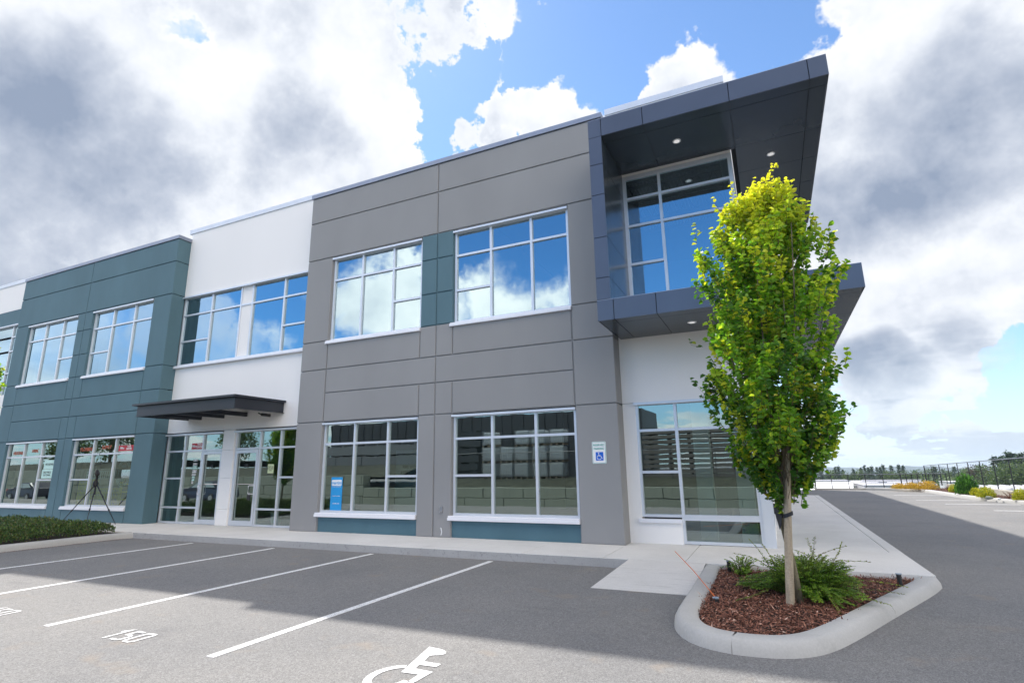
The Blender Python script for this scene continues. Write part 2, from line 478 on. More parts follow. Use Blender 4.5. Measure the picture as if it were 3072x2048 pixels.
def stencil_path(m, pts, w, z=.005):
    pts = [Vector((x, y)) for x, y in pts]
    L_, R_ = [], []
    for k, p in enumerate(pts):
        a = (p - pts[k-1]).normalized() if k else (pts[1] - p).normalized()
        b = (pts[k+1] - p).normalized() if k < len(pts) - 1 else a
        t = (a + b); t = t.normalized() if t.length > 1e-4 else a
        n = Vector((-t.y, t.x)); sc = w / 2 / max(.35, n.dot(Vector((-a.y, a.x))))
        L_.append(p + n * sc); R_.append(p - n * sc)
    for k in range(len(pts) - 1):
        m.quad((L_[k].x, L_[k].y, z), (R_[k].x, R_[k].y, z), (R_[k+1].x, R_[k+1].y, z), (L_[k+1].x, L_[k+1].y, z))
def digits(m, x, y, h=.31, w=.13, gap=.075, s=.038):
    # characters drawn as strokes; x,y is the lower left as read from the camera (feet towards -Y)
    stencil_path(m, [(x + .0, y + h * .72), (x + .06, y + h - .01), (x + .06, y)], s)
    x += .06 + gap + .03
    stencil_path(m, [(x + w, y + h - s/2), (x + .02, y + h - s/2), (x + .02, y + h * .56), (x + w * .7, y + h * .56), (x + w, y + h * .44), (x + w, y + h * .14), (x + w * .75, y + s/2), (x + .0, y + s/2)], s)
    x += w + gap
    stencil_path(m, [(x + w * .5, y + h - s/2), (x + w * .15, y + h - s/2), (x + .0, y + h * .82), (x, y + h * .18), (x + w * .2, y + s/2), (x + w * .8, y + s/2), (x + w, y + h * .18), (x + w, y + h * .82), (x + w * .85, y + h - s/2), (x + w * .5, y + h - s/2)], s)
for x in (-6.68, -9.4, -12.2):
    m = MB(); digits(m, x, -7.53); tag(m.build('road_marking', 'paint'), kind='structure')
# wheelchair symbol (drawn in a local frame, head away from the camera)
wc = MB(); wx, wy = -3.1, -7.0
def WP(pts): return [(wx + x, wy + y, .005) for x, y in pts]
head = [(-.13, .53), (0.02, .505), (.10, .47), (.135, .42), (.12, .37), (.06, .335), (.02, .31)]
wc.poly(WP([(-.13, .53), (.02, .51), (.095, .475), (.13, .42), (.115, .37), (.05, .33), (.02, .31), (.06, .16), (.24, .16), (.24, .08), (.07, .07), (.09, -.02), (.28, -.03), (.27, -.29), (.21, -.29), (.20, -.13), (.03, -.14)][0:17]))
pts = []
for k in range(19):
    a = R(100 + k * 14); pts.append((wx + .02 + .175 * math.cos(a), wy - .25 + .24 * math.sin(a)))
stencil_path(wc, pts, .072)
stencil_path(wc, [(wx + .24, wy - .28), (wx + .27, wy - .46), (wx + .36, wy - .42)], .06)
tag(wc.build('road_marking', 'paint'), kind='structure')

# ------------------------------------------------------------------ building
B = thing('commercial_building', (-15, 0, 0), 'two storey grey, teal and white business building with metal canopy box on its corner', 'building')
def wall_section(rects, name, mt, x0, x1, subs=()):
    """rects: (xa, xb, za, zb); chamfered panels proud of a backing, so the joints are real grooves"""
    m = MB(); g = .014
    for (xa, xb, za, zb) in rects:
        l = xa if xa > x0 + .01 else xa - g; r = xb if xb < x1 - .01 else xb + g
        deep = .47 if (abs(xa - x0) < .01 or abs(xb - x1) < .01) else .028
        m.panel(l + g, r - g, za + (g if za > .2 else 0), zb - g, 0, deep)
        m.box(max(xa, x0 + .03), min(xb, x1 - .03), .028 if deep < .4 else .03, .30, za, zb)
    return m.build(name, mt, B)
def bay(x0, w0, w1, c, w2, w3, x1, name, mt, mid=None):
    zt = 9.86
    rr = []
    for xa, xb in ((x0, c), (c, x1)):
        rr += [(xa, xb, 9.01, zt), (xa, xb, 7.80, 9.01)]
    for xa, xb in ((x0, w0), (w3, x1)):
        rr += [(xa, xb, 5.28, 7.80), (xa, xb, 4.46, 5.28), (xa, xb, 3.0, 4.46), (xa, xb, .15, 3.0)]
    for xa, xb in ((w0, w1), (w2, w3)):
        rr += [(xa, xb, 4.46, 5.20), (xa, xb, 3.0, 3.79)]
    for xa, xb in ((w1, c), (c, w2)):
        rr += [(xa, xb, 4.46, 5.28), (xa, xb, 3.0, 3.79), (xa, xb, .15, 3.0)]
    rr += [(w0, c, 3.79, 4.46), (c, w3, 3.79, 4.46)]
    mids = [(xa, xb, za, zb) for xa, xb in ((w1, c), (c, w2)) for za, zb in ((5.28, 6.14), (6.14, 7.09), (7.09, 7.80))]
    if mid is None: rr += mids
    wall_section(rr, name, mt, x0, x1)
    if mid: wall_section(mids, 'wall_panel', mid, w1 - 5, w2 + 5)
GX = (-12.0, -11.04, -7.92, -7.43, -6.94, -3.80, -2.87)
TX = (-28.45, -27.5, -23.92, -23.44, -22.93, -19.31, -18.33)
bay(*GX, 'wall', 'grey_wall', 'teal_wall'); bay(*TX, 'wall', 'teal_wall')
def pieces(name, mt, lst):
    for b in lst:
        m = MB()
        for q in (b if isinstance(b, list) else [b]): m.box(*q)
        m.build(name, mt, B)
pieces('plinth', 'blue_base', [(-11.04, -7.92, .05, .3, .15, .62), (-6.94, -3.80, .05, .3, .15, .62)])
m = MB()
for xa, xb in ((-27.5, -23.92), (-22.93, -19.31)): m.panel(xa + .014, xb - .014, .15, .55, 0, .028); m.box(xa, xb, .03, .3, .15, .6)
m.build('wall_panel', 'teal_wall', B)

YW = .47
pieces('wall', 'white_wall', [(-18.33, -12.0, YW, YW + .25, 7.76, 10.2), (-18.33, -12.0, YW, YW + .25, 3.0, 5.2),
    [(-2.87, -2.6, YW, YW + .25, .15, 3.02), (-2.6, -1.8, YW, YW + .2, .15, .56), (-2.87, -.12, YW, YW + .25, 3.03, 5.32), (-2.87, -.12, YW, YW + .25, 8.42, 10.2), (-2.87, -2.58, YW, YW + .25, 5.32, 8.42)],
    (-38, -28.45, YW, YW + .25, 8.95, 10.2), (-38, -28.45, YW, YW + .25, 3.0, 5.1),
    [(-.37, -.12, YW + .25, 5.5, 8.42, 10.2), (-.37, -.12, YW + .25, 4.9, 3.03, 5.32), (-.37, -.12, 4.9, 5.5, .15, 8.42), (-.37, -.12, YW + .25, 4.9, .15, .3)]])
m = MB()
for za, zb in ((.15, .62), (.625, 1.53), (1.535, 2.375), (2.38, 2.995)):
    m.panel(-15.53, -15.02, za, zb, YW - .03, YW + .2, .008)
m.build('pier', 'white_wall', B)
m = MB(); m.box(-38, -28.45, YW, YW + .25, 8.25, 8.945); m.build('wall_panel', 'teal_wall', B)
pieces('wall', 'grey_wall', [(-1.1, -.85, 5.5, 35, .15, 9.86), (-45, -1.1, 34.8, 35, .15, 9.86), (-45, -38, 0, .3, .15, 9.86), (-45, -44.8, .3, 34.8, .15, 9.86)])
pieces('parapet_cap', 'cap_grey', [(-12.03, -2.84, -.03, .35, 9.862, 9.985), (-1.15, -.82, 5.52, 35.03, 9.862, 9.985), (-28.48, -18.30, -.03, .5, 9.862, 9.985)])
pieces('parapet_cap', 'cap_white', [(-18.45, -12.03, YW - .03, YW + .30, 10.202, 10.36), [(-2.87, -.09, YW - .03, YW + .30, 10.202, 10.36), (-.42, -.09, YW + .30, 5.53, 10.202, 10.36)], (-38, -28.38, YW - .03, YW + .30, 10.202, 10.36)])
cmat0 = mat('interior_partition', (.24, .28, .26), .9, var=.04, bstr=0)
# roof and floors, ceiling, interior back walls
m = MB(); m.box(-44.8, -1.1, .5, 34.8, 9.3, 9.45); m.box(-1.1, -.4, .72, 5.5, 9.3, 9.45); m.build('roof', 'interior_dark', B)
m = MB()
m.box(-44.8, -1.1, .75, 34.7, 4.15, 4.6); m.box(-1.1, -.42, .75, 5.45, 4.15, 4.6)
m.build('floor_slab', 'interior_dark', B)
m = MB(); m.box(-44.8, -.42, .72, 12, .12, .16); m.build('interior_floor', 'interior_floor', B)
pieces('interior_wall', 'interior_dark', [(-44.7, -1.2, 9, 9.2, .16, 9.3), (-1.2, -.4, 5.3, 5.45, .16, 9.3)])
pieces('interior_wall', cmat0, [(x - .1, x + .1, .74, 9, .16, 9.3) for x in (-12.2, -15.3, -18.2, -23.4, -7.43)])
pieces('interior_column', 'interior', [(-1.55, -1.22, 1.25, 1.55, .16, 4.15), (-.72, -.42, .78, 1.1, .16, 4.15)])
m = MB()    # corrugated deck and joists seen through the corner window
for k in range(26):
    x = -2.8 + k * .095; m.box(x, x + .045, .75, 5.3, 9.12, 9.2)
m.box(-2.85, -.4, .75, 5.3, 9.2, 9.24)
m.build('ceiling_deck', 'deck', B)
m = MB()
for y in (1.2, 2.3, 3.4, 4.5):
    m.box(-2.8, -.42, y, y + .05, 9.05, 9.11); m.box(-2.8, -.42, y, y + .05, 8.62, 8.68)
    for k in range(6):
        a = -2.8 + k * .4; m.tube([(a, y + .02, 8.65), (a + .2, y + .02, 9.08), (a + .4, y + .02, 8.65)], .015, 5)
m.build('roof_joist', 'interior_dark', B)

def window(x0, x1, z0, z1, yf, mulls, trans, gl, sill=None, head=True, fw=.055, name='window', solid=()):
    """frame with mullions; trans = (z, xa, xb)"""
    m = MB(); d = .10; mw = .06
    m.box(x0, x0 + fw, yf, yf + d, z0, z1); m.box(x1 - fw, x1, yf, yf + d, z0, z1)
    m.box(x0 + fw, x1 - fw, yf + .002, yf + d, z1 - fw, z1); m.box(x0 + fw, x1 - fw, yf + .002, yf + d, z0, z0 + fw)
    vs = [x0 + fw / 2] + [q[0] if isinstance(q, tuple) else q for q in mulls] + [x1 - fw / 2]
    for q in mulls:
        x, za = (q if isinstance(q, tuple) else (q, z0 + fw))
        m.box(x - mw / 2, x + mw / 2, yf + .001, yf + d, za, z1 - fw)
    for z, xa, xb in trans:
        cut = [v for v in vs if xa - .05 <= v <= xb + .05]
        for a, b in zip(cut[:-1], cut[1:]):
            m.box(a + mw / 2, b - mw / 2, yf + .003, yf + d - .003, z - .027, z + .027)
    if head: m.box(x0 - .02, x1 + .005, yf - .085, yf - .001, z1 - .045, z1 + .005)
    fr = m.build(name, 'alu', B)
    p = MB(); p.quad((x0 + .01, yf + .05, z0 + .01), (x1 - .01, yf + .05, z0 + .01), (x1 - .01, yf + .05, z1 - .01), (x0 + .01, yf + .05, z1 - .01))
    p.build('pane', gl, fr)
    if sill:
        s = MB(); a, b, zs = sill
        s.box(a, b, -.055 + (yf - .075), yf + .0, zs, zs + .065); s.box(a + .004, b - .004, -.035 + (yf - .075), yf, zs + .065, z0 + .0)
        o = s.build('sill', 'sill', fr); bv = o.modifiers.new('b', 'BEVEL'); bv.width = .006
    if solid:
        s = MB()
        for a, b, za, zb in solid: s.box(a, b, yf + .03, yf + .06, za, zb)
        s.build('spandrel', 'white_wall', fr)
    return fr
T1, T2 = 2.40, 1.54; U1, U2 = 7.085, 6.14
YF = .075
for xs, left in (((-11.03, -7.93), True), ((-6.93, -3.81), False), ((-27.49, -23.93), True), ((-22.92, -19.32), False)):
    x0, x1 = xs; w = x1 - x0
    m1, m2 = (x0 + w * .34, x0 + w * .69) if left else (x0 + w * .335, x0 + w * .69)
    e = (m2, x1) if left else (x0, m1)
    window(x0, x1, .635, 2.965, YF, [m1, m2], [(T1, x0, x1), (T2, *e)], 'glass_low', sill=(x0 - .08, x1 + .02, .53))
    window(x0, x1, 5.275, 7.755, YF, [m1, m2], [(U1, x0, x1), (U2, *e)], 'glass_up', sill=(x0 - .08, x1 + .02, 5.18))
# ribbon window over the entrance
window(-18.32, -12.01, 5.28, 7.755, YW + .02, [-16.85, -15.42, -14.88, -13.45], [(U1, -18.32, -12.01), (U2, -18.32, -16.85), (U2, -13.45, -12.01)], 'glass_up',
       sill=(-18.32, -12.01, 5.19), solid=[(-15.40, -14.90, 5.33, 7.70)])
# corner windows
window(-2.60, -.31, .665, 3.02, YW + .02, [(-1.77, .665 + .05)], [(2.43, -2.6, -.31), (1.565, -2.6, -1.77)], 'glass_low', sill=None)
window(-1.80, -.31, .16, .665, YW + .022, [], [], 'glass_low', head=False)
s = MB(); s.box(-2.66, -1.8, YW - .05, YW + .02, .56, .635); s.build('sill', 'sill', B); s = MB(); s.box(-.31, -.115, YW - .005, YW + .12, .15, 3.025); s.build('corner_post', 'alu', B)
window(-2.55, -.115, 5.30, 8.40, YW - .02, [-1.70], [(7.82, -2.55, -.115), (7.13, -2.55, -.115), (6.19, -2.55, -1.70)], 'glass_up', head=False, fw=.08)
# storefronts with doors
window(-18.32, -15.53, .155, 2.95, YW + .03, [-17.40, (-16.53, .2)], [(T1, -18.32, -15.53), (T2, -18.32, -17.40), (.64, -18.32, -16.53)], 'glass_low')
window(-15.02, -12.01, .155, 2.95, YW + .03, [(-13.95, .2), -13.11], [(T1, -15.02, -12.01), (T2, -13.11, -12.01), (.64, -13.95, -12.01)], 'glass_low')
# left bay
window(-38, -28.46, 5.0, 8.24, YW + .02, [-29.98, -31.6, -33.3, -35], [(7.69, -38, -28.46), (7.04, -38, -28.46), (6.05, -38, -28.46)], 'glass_up')
window(-38, -28.46, .16, 2.98, YW + .02, [-29.98, -31.6, -33.3, -35], [(T1, -38, -28.46)], 'glass_low')
# east side window strips
def side_window(y0, y1, z0, z1, gl):
    m = MB(); x = -.12; f = .06
    m.box(x - .1, x - .005, y0, y0 + f, z0, z1); m.box(x - .1, x - .005, y1 - f, y1, z0, z1)
    m.box(x - .1, x - .007, y0 + f, y1 - f, z0, z0 + f); m.box(x - .1, x - .007, y0 + f, y1 - f, z1 - f, z1)
    for k in (1, 2): 
        yy = y0 + (y1 - y0) * k / 3; m.box(x - .1, x - .004, yy - .03, yy + .03, z0 + f, z1 - f)
    fr = m.build('window', 'alu', B)
    p = MB(); p.quad((x - .05, y0, z0), (x - .05, y1, z0), (x - .05, y1, z1), (x - .05, y0, z1)); p.build('pane', gl, fr)
side_window(.60, 4.9, .3, 3.02, 'glass_low'); side_window(.60, 4.9, 5.32, 8.42, 'glass_up')

def door(xa, xb, hinge_left, num):
    m = MB(); y = YW + .015; fw = .075
    m.box(xa, xa + fw, y, y + .05, .17, 2.36); m.box(xb - fw, xb, y, y + .05, .17, 2.36)
    m.box(xa + fw, xb - fw, y + .001, y + .05, 2.27, 2.36); m.box(xa + fw, xb - fw, y + .001, y + .05, .17, .30)
    d = m.build('door', 'alu', B)
    p = MB(); p.quad((xa + .05, y + .04, .25), (xb - .05, y + .04, .25), (xb - .05, y + .04, 2.3), (xa + .05, y + .04, 2.3))
    hx = xb - .05 if hinge_left else xa + .05
    s = -1 if hinge_left else 1
    h = MB()
    if hinge_left: h.tube([(hx, y, 1.31), (hx - .14, y - .06, 1.31), (hx - .15, y - .07, 1.29), (hx - .15, y - .07, 1.09), (hx - .14, y - .06, 1.07), (hx, y, 1.07)], .012, 8)
    else: h.tube([(hx, y, 1.33), (hx, y - .06, 1.31), (hx, y - .07, 1.29), (hx, y - .07, 1.07), (hx, y - .06, 1.05), (hx, y, 1.03)], .016, 8)
    h.build('handle', 'sill', d, smooth=True)
    b = MB(); b.tube([(xa + .07, y + .07, 1.35), (xb - .07, y + .07, 1.35)], .012, 6); b.build('push_bar', 'steel', d)
    text('number', num, .15, ((xa + xb) / 2 - .03, y + .032, 1.885), FACE, 'black', d, sx=.85, font_bold=.004)
door(-14.96, -13.99, True, '150'); door(-16.48, -15.56, False, '145')

M['lamp'], _t, _o = nt('lit_lamp'); _e = _t.nodes.new('ShaderNodeEmission'); _e.inputs[1].default_value = .30; L(_t, _e.outputs[0], _o.inputs[0])
# corner box: fascia, soffits and fin as separate metal panels over a dark core
def plate(m, x0, x1, y0, y1, z0, z1): m.box(x0, x1, y0, y1, z0, z1)
X0, XI, X1, YB, YE = -2.815, -2.54, 1.66, -1.33, 5.5
for zb, zt, seams, nm in ((8.47, 8.88, (-2.535, -1.665, -.012, 1.352), 'canopy_fascia'), (4.465, 4.875, (-2.49, -1.675, -.2, 1.245), 'canopy_band')):
    core = MB(); core.box(X0 + .02, X1 - .02, YB + .02, YW, zb + .02, zt - .02); core.box(-.1, X1 - .02, YW, YE - .02, zb + .02, zt - .02)
    core.build('canopy_core', 'dark_gap', B)
    g = .007
    m = MB(); e = [X0, *seams, X1]
    for a, b in zip(e[:-1], e[1:]):
        m.box(a + (g if a > X0 else 0), b - (g if b < X1 else 0), YB, YB + .02, zb, zt)
    ys = [YB + .02, -.3, 1.2, 2.7, 4.2, YE]
    for a, b in zip(ys[:-1], ys[1:]): m.box(X1 - .02, X1, a + g, b - g, zb, zt)
    m.box(-.1, X1 - .021, YE - .02, YE, zb, zt)
    m.box(X0, X0 + .02, YB + .02, -.001, zb, zt)
    o = m.build(nm, 'panel', B)
    # soffit: lip then field panels
    m = MB(); g = .006
    for a, b in zip(e[:-1], e[1:]):
        aa = max(a + g, XI if zb > 8 and a == X0 else a + g) if zb > 8 else a + g
        if b - aa < .05: continue
        m.box(aa, b - g, YB + .021, -1.03 - g, zb, zb + .02)
        if b < 0.1 or zb > 8 and b < .1:
            m.box(aa, b - g, -1.03 + g, YW - .02, zb, zb + .02)
    cols = [seams[2], seams[3], X1]
    rows = [-1.03, .42, 1.6, 2.78, 3.9, YE]
    if zb < 8: rows = [-1.03, .4, 1.25, 2.6, 3.99, YE]
    for a, b in zip(cols[:-1], cols[1:]):
        for c, d in zip(rows[:-1], rows[1:]):
            a2 = a
            if d > .45 and a < -.1: a2 = -.1
            m.box(a2 + g, b - g if b < X1 else b - .021, c + g, d - g, zb, zb + .02)
    o = m.build('soffit', 'soffit', B)
    m = MB(); m.box(X0, X1, YB, YW, zt, zt + .01); m.box(-.1, X1, YW, YE, zt, zt + .01)
    m.build('canopy_top', 'cap_grey', B)
    # round ceiling lights
    for x, y in (((-1.13, -.42), (.7, 1.04)) if zb > 8 else ((-1.17, -.37),)):
        q = MB(); q.tube([(x, y, zb + .01), (x, y, zb - .012)], .085, 20); pl = q.build('downlight', 'white_paint', B, smooth=False)
        q = MB(); q.tube([(x, y, zb - .011), (x, y, zb - .015)], .062, 18); q.build('lens', 'lamp', pl)
m = MB(); g = .007; zz = [4.887, 5.34, 6.2, 7.14, 7.83, 8.468]
for a, b in zip(zz[:-1], zz[1:]): m.box(X0, XI, YB, YB + .02, a + g, b - g)
m.box(X0, X0 + .02, YB + .021, -.002, 4.89, 8.46)
m.build('fin', 'panel', B)
m = MB()
for a, b in zip(zz[:-1], zz[1:]):
    m.box(XI - .02, XI, YB + .021, -1.0, a + g, b - g); m.box(XI - .02, XI, -1.0 + .012, YW - .03, a + g, b - g)
m.build('fin_lining', 'soffit', B)
m = MB(); m.box(X0 + .021, XI - .021, YB + .021, YW, 4.885, 8.46); m.build('fin_core', 'dark_gap', B)

# entrance canopy
E_ = thing('entrance_canopy', (-15.2, YW, 3.4), 'flat charcoal steel canopy of channels and beams projecting over the entrance doors', 'canopy')
E_.parent = B; E_.matrix_parent_inverse = B.matrix_basis.inverted(); del E_['label']; del E_['category']
m = MB(); za, zb, yf = 3.385, 3.70, -1.2
for y0, y1, x0, x1 in ((yf, yf + .012, -17.33, -13.07), ):
    m.box(x0, x1, y0, y1, za, zb); m.box(x0, x1, y0 + .012, y0 + .07, za, za + .012); m.box(x0, x1, y0 - .03, y0, za, za + .01); m.box(x0, x1, y0 - .03, y0, zb - .012, zb)
for x, s in ((-13.07, -1), (-17.33, 1)):
    m.box(x - .006, x + .006, yf + .013, YW - .001, za, zb); m.box(min(x, x + s * -.05) - .006, max(x, x + s * -.05), yf + .013, YW - .001, za, za + .011)
m.build('channel', 'canopy', E_)
for x in (-16.73, -15.66, -14.63):
    m = MB(); m.box(x - .05, x + .05, yf + .071, YW - .001, 3.375, 3.50); m.build('beam', 'canopy', E_)
m = MB(); m.box(-17.45, -12.98, yf - .10, YW - .001, zb + .001, zb + .06); m.build('roof_edge', 'canopy', E_)
m = MB(); m.tube([(-13.42, .0, 3.335), (-13.18, .1, 3.30)], .045, 10); m.tube([(-13.42, 0, 3.335), (-13.5, -.05, 3.38)], .02, 6); m.build('spotlight', 'black', E_, smooth=True)

# small wall fitting by the joint
m = MB(); m.box(-7.25, -7.165, -.02, -.001, .69, .84); o = m.build('hose_tap_plate', 'steel', B)
m = MB(); m.tube([(-7.208, -.02, .73), (-7.208, -.05, .73)], .022, 10); m.build('tap', 'steel', o)
m = MB(); m.tube([(-7.208, -.02, .80), (-7.208, -.03, .80)], .014, 8); m.build('screw', 'steel', o)

# reserved parking sign
S = thing('parking_sign', (-3.31, -.004, 1.98), 'small white RESERVED PARKING sign with blue wheelchair square on the grey wall', 'sign')
M['sign_green'] = mat('sign_green', (.03, .33, .25), .4, var=.02, bstr=0); M['sign_blue'] = mat('sign_blue', (.01, .12, .60), .4, var=.02, bstr=0)
def rrect(m, cx, cz, w, h, r, y0, y1, n=5):
    pts = []
    for sx, sz, a0 in ((1, 1, 0), (-1, 1, 90), (-1, -1, 180), (1, -1, 270)):
        for k in range(n + 1):
            a = R(a0 + 90 * k / n); pts.append((cx + sx * (w/2 - r) + r * math.cos(a), cz + sz * (h/2 - r) + r * math.sin(a)))
    i = len(m.v); k = len(pts)
    m.v += [(x, y0, z) for x, z in pts] + [(x, y1, z) for x, z in pts]
    m.f.append(tuple(range(i, i + k))); m.m.append(0)
    for j in range(k): m.f.append((i + j, i + k + j, i + k + (j + 1) % k, i + (j + 1) % k)); m.m.append(0)
    m.f.append(tuple(range(i + k, i + 2 * k))[::-1]); m.m.append(0)
m = MB(); rrect(m, -3.31, 1.98, .305, .457, .03, -.010, -.003); m.build('sign_plate', 'white_paint', S)
m = MB(); rrect(m, -3.31, 1.98, .287, .44, .026, -.012, -.0102); m.build('border', 'sign_green', S)
m = MB(); rrect(m, -3.31, 1.98, .272, .425, .022, -.014, -.0122); m.build('sign_face', 'white_paint', S)
text('lettering', 'RESERVED', .062, (-3.31, -.0155, 2.135), FACE, 'sign_green', S, ext=.0008, sx=.86, font_bold=.0008)
text('lettering', 'PARKING', .062, (-3.31, -.0155, 2.06), FACE, 'sign_green', S, ext=.0008, sx=.86, font_bold=.0008)
m = MB(); rrect(m, -3.302, 1.905, .165, .175, .012, -.016, -.0142); m.build('blue_square', 'sign_blue', S)
m = MB()
def wp(x, z): return (-3.302 + x, -.018, 1.905 + z)
m.tube([wp(-.018, .062), (-3.32, -.0145, 1.967)], .013, 14)
m.tube([wp(-.018, .045), wp(-.012, 0.0), wp(.028, 0.0), wp(.05, -.047), wp(.066, -.04)], .0065, 6)
m.tube([wp(-.014, .02), wp(.022, .02)], .0055, 6)
m.tube([wp(-.022 + 0, .012)] + [wp(-.008 + .045 * math.cos(R(a)), -.025 + .045 * math.sin(R(a))) for a in range(125, 345, 20)], .0065, 6)
m.build('wheelchair_symbol', 'white_paint', S)

# chalky scuffs on the wall foot
m = MB(); m.poly([(-7.22, -.0015, .37), (-7.19, -.0015, .36), (-7.17, -.0015, .28), (-7.19, -.0015, .2), (-7.21, -.0015, .19), (-7.19, -.0015, .28)]); m.build('scuff', 'white_paint', B)

# ------------------------------------------------------------------ things in and on the windows
def flat(name, x0, x1, z0, z1, y, mt, parent=None, t=.004):
    m = MB(); m.box(x0, x1, y, y + t, z0, z1); return m.build(name, mt, parent)
def cmat(key, c, rough=.5):
    if key not in M: M[key] = mat(key, c, rough, var=.05, bstr=0)
    return key
cmat('poster_blue', (.02, .30, .66)); cmat('red', (.45, .015, .03)); cmat('orange_letter', (.45, .10, .04)); cmat('mint', (.50, .72, .66)); cmat('yellow', (.85, .75, .02)); cmat('pale_green', (.55, .62, .36)); cmat('ltblue', (.3, .42, .72)); cmat('neon_off', (.45, .68, .66))
YG = .1185     # vinyl and paper on the face of the shop glass
P = thing('poster', (-10.55, YG, 1.2), 'tall blue poster headed martini standing inside the lower left grey window', 'poster')
flat('sheet', -10.72, -10.34, .69, 1.53, YG, 'poster_blue', P)
q = MB(); rrect(q, -10.53, 1.39, .34, .145, .03, YG - .004, YG - .001); q.build('badge', 'white_paint', P)
text('lettering', 'martini', .118, (-10.53, YG - .006, 1.385), FACE, 'poster_blue', P, font_bold=.002)
text('lettering', 'PROPERTY MANAGEMENT', .026, (-10.53, YG - .003, 1.29), FACE, 'white_paint', P)
text('lettering', 'COMMERCIAL LEASING', .026, (-10.53, YG - .003, 1.05), FACE, 'white_paint', P)
text('lettering', '604-800-1300', .04, (-10.53, YG - .003, .86), FACE, 'white_paint', P)
D_ = thing('interior_door', (-9.9, 3.0, .16), 'grey inner door lettered FIRE DOOR KEEP CLOSED behind the martini poster window', 'door')
flat('leaf', -12.0 + 1.2, -9.7, .16, 2.3, 3.0, 'interior', D_, .05)
text('lettering', 'FIRE DOOR', .13, (-10.2, 2.995, 1.78), FACE, 'black', D_); text('lettering', 'KEEP CLOSED', .13, (-10.2, 2.995, 1.6), FACE, 'black', D_)
o = flat('notice', -13.60, -13.36, 1.66, 1.92, YW + .073, 'pale_green'); tag(o, 'pale yellow-green paper notice taped inside the glass beside door 150', 'notice')
o2 = text('lettering', 'UNIT 150\nFOR LEASE\nCALL', .05, (-13.48, YW + .070, 1.79), FACE, 'black', o)
k = thing('padlock', (-14.12, YW - .07, 1.0), 'black lock box hanging from the handle of door 150', 'lock box')
m = MB(); m.tube([(-14.15, YW - .055, 1.09), (-14.15, YW - .055, 1.05), (-14.11, YW - .055, 1.05), (-14.11, YW - .055, 1.09), (-14.13, YW - .055, 1.11), (-14.15, YW - .055, 1.09)], .006, 6); m.build('shackle', 'steel', k)
m = MB(); m.box(-14.19, -14.07, YW - .085, YW - .03, .90, 1.05); o = m.build('body', 'black', k); bv = o.modifiers.new('b', 'BEVEL'); bv.width = .015; bv.segments = 3
for nm, zc, w, h, tx in (('a', 2.10, .2, .055, 'WELCOME'), ('b', 1.98, .2, .06, 'HOURS 8-5'), ('c', 1.88, .2, .09, 'MON - FRI'), ('d', 1.75, .2, .085, 'BRASS CO'), ('e', 1.65, .17, .055, 'DELTA'), ('f', 1.53, .14, .14, 'UST'), ('g', 1.41, .08, .07, 'HI')):
    o = flat('sticker', -16.95 + (0 if w > .15 else .02), -16.95 + w, zc - h / 2, zc + h / 2, YW + .065, 'mint' if nm in 'cf' else 'white_paint')
    tag(o, {'a': 'topmost white sticker of the column on the glass left of door 145', 'b': 'white opening hours sticker, second from the top beside door 145', 'c': 'pale mint sticker, third from the top beside door 145', 'd': 'white sticker, fourth from the top beside door 145', 'e': 'narrow white sticker just above the square UST sticker', 'f': 'square mint sticker reading UST beside door 145', 'g': 'smallest white sticker at the foot of the column beside door 145'}[nm], 'sticker', 'stickers on the glass left of door 145')
    text('lettering', tx, min(.045, h * .8) if nm != 'f' else .07, (-16.95 + w / 2, YW + .062, zc), FACE, 'black', o)
def redsign(xa, xb, za, zb, y, label):
    o = flat('banner', xa, xb, za, zb, y, 'red'); tag(o, label, 'banner', 'red tool center banners')
    text('lettering', 'TOOL\nCENTER', (zb - za) * .42, (xa + (xb - xa) * .66, y - .004, (za + zb) / 2 + .01), FACE, 'white_paint', o, font_bold=.003)
    text('lettering', 'Mike', (zb - za) * .6, (xa + (xb - xa) * .23, y - .004, (za + zb) / 2), FACE, 'white_paint', o, font_bold=.002)
redsign(-17.12, -16.55, 2.45, 2.64, YW + .073, 'red TOOL CENTER banner in the transom left of door 145')
redsign(-20.30, -19.42, 2.47, 2.66, YG, 'red TOOL CENTER banner in the teal wall window next to the entrance')
for tx, x, z, lab in (('PLUMBING', -22.15, 2.58, 'orange PLUMBING letters along the top of the window with yellow crates'), ('SUPPLY', -21.0, 2.62, 'orange SUPPLY letters in the middle top pane behind the tripod'), ('HEATING', -26.75, 2.56, 'orange HEATING letters in the top pane of the far left shop window'), ('HVAC', -25.55, 2.62, 'orange HVAC letters in the top pane of the far left shop window')):
    o = text('window_lettering', tx, .17, (x, YG, z), FACE, 'orange_letter', None, font_bold=.004); tag(o, lab, 'lettering')
YG = .11
nz = thing('neon_sign', (-19.95, YG + .03, 1.7), 'unlit pale HVAC neon sign with curved arrows hung in the shop window', 'sign')
text('lettering', 'HVAC', .34, (-19.92, YG + .03, 1.72), FACE, 'neon_off', nz, ext=.006, sx=.9, font_bold=-.012)
text('lettering', 'HEAT', .15, (-19.88, YG + .03, 1.96), FACE, 'neon_off', nz); text('lettering', 'SUPPLY', .13, (-19.95, YG + .03, 1.5), FACE, 'neon_off', nz)
for r_, s in ((.34, 1), (.28, 1), (.34, -1), (.28, -1)):
    m = MB()
    a0, a1 = (20, 160) if s > 0 else (200, 340)
    m.tube([(-19.9 + r_ * math.cos(R(a)), YG + .04, 1.72 + (.12 if s > 0 else -.1) + r_ * .95 * math.sin(R(a))) for a in range(a0, a1 + 1, 14)], .012, 6)
    m.build('arrow_tube', 'neon_off', nz)
YG = .1185
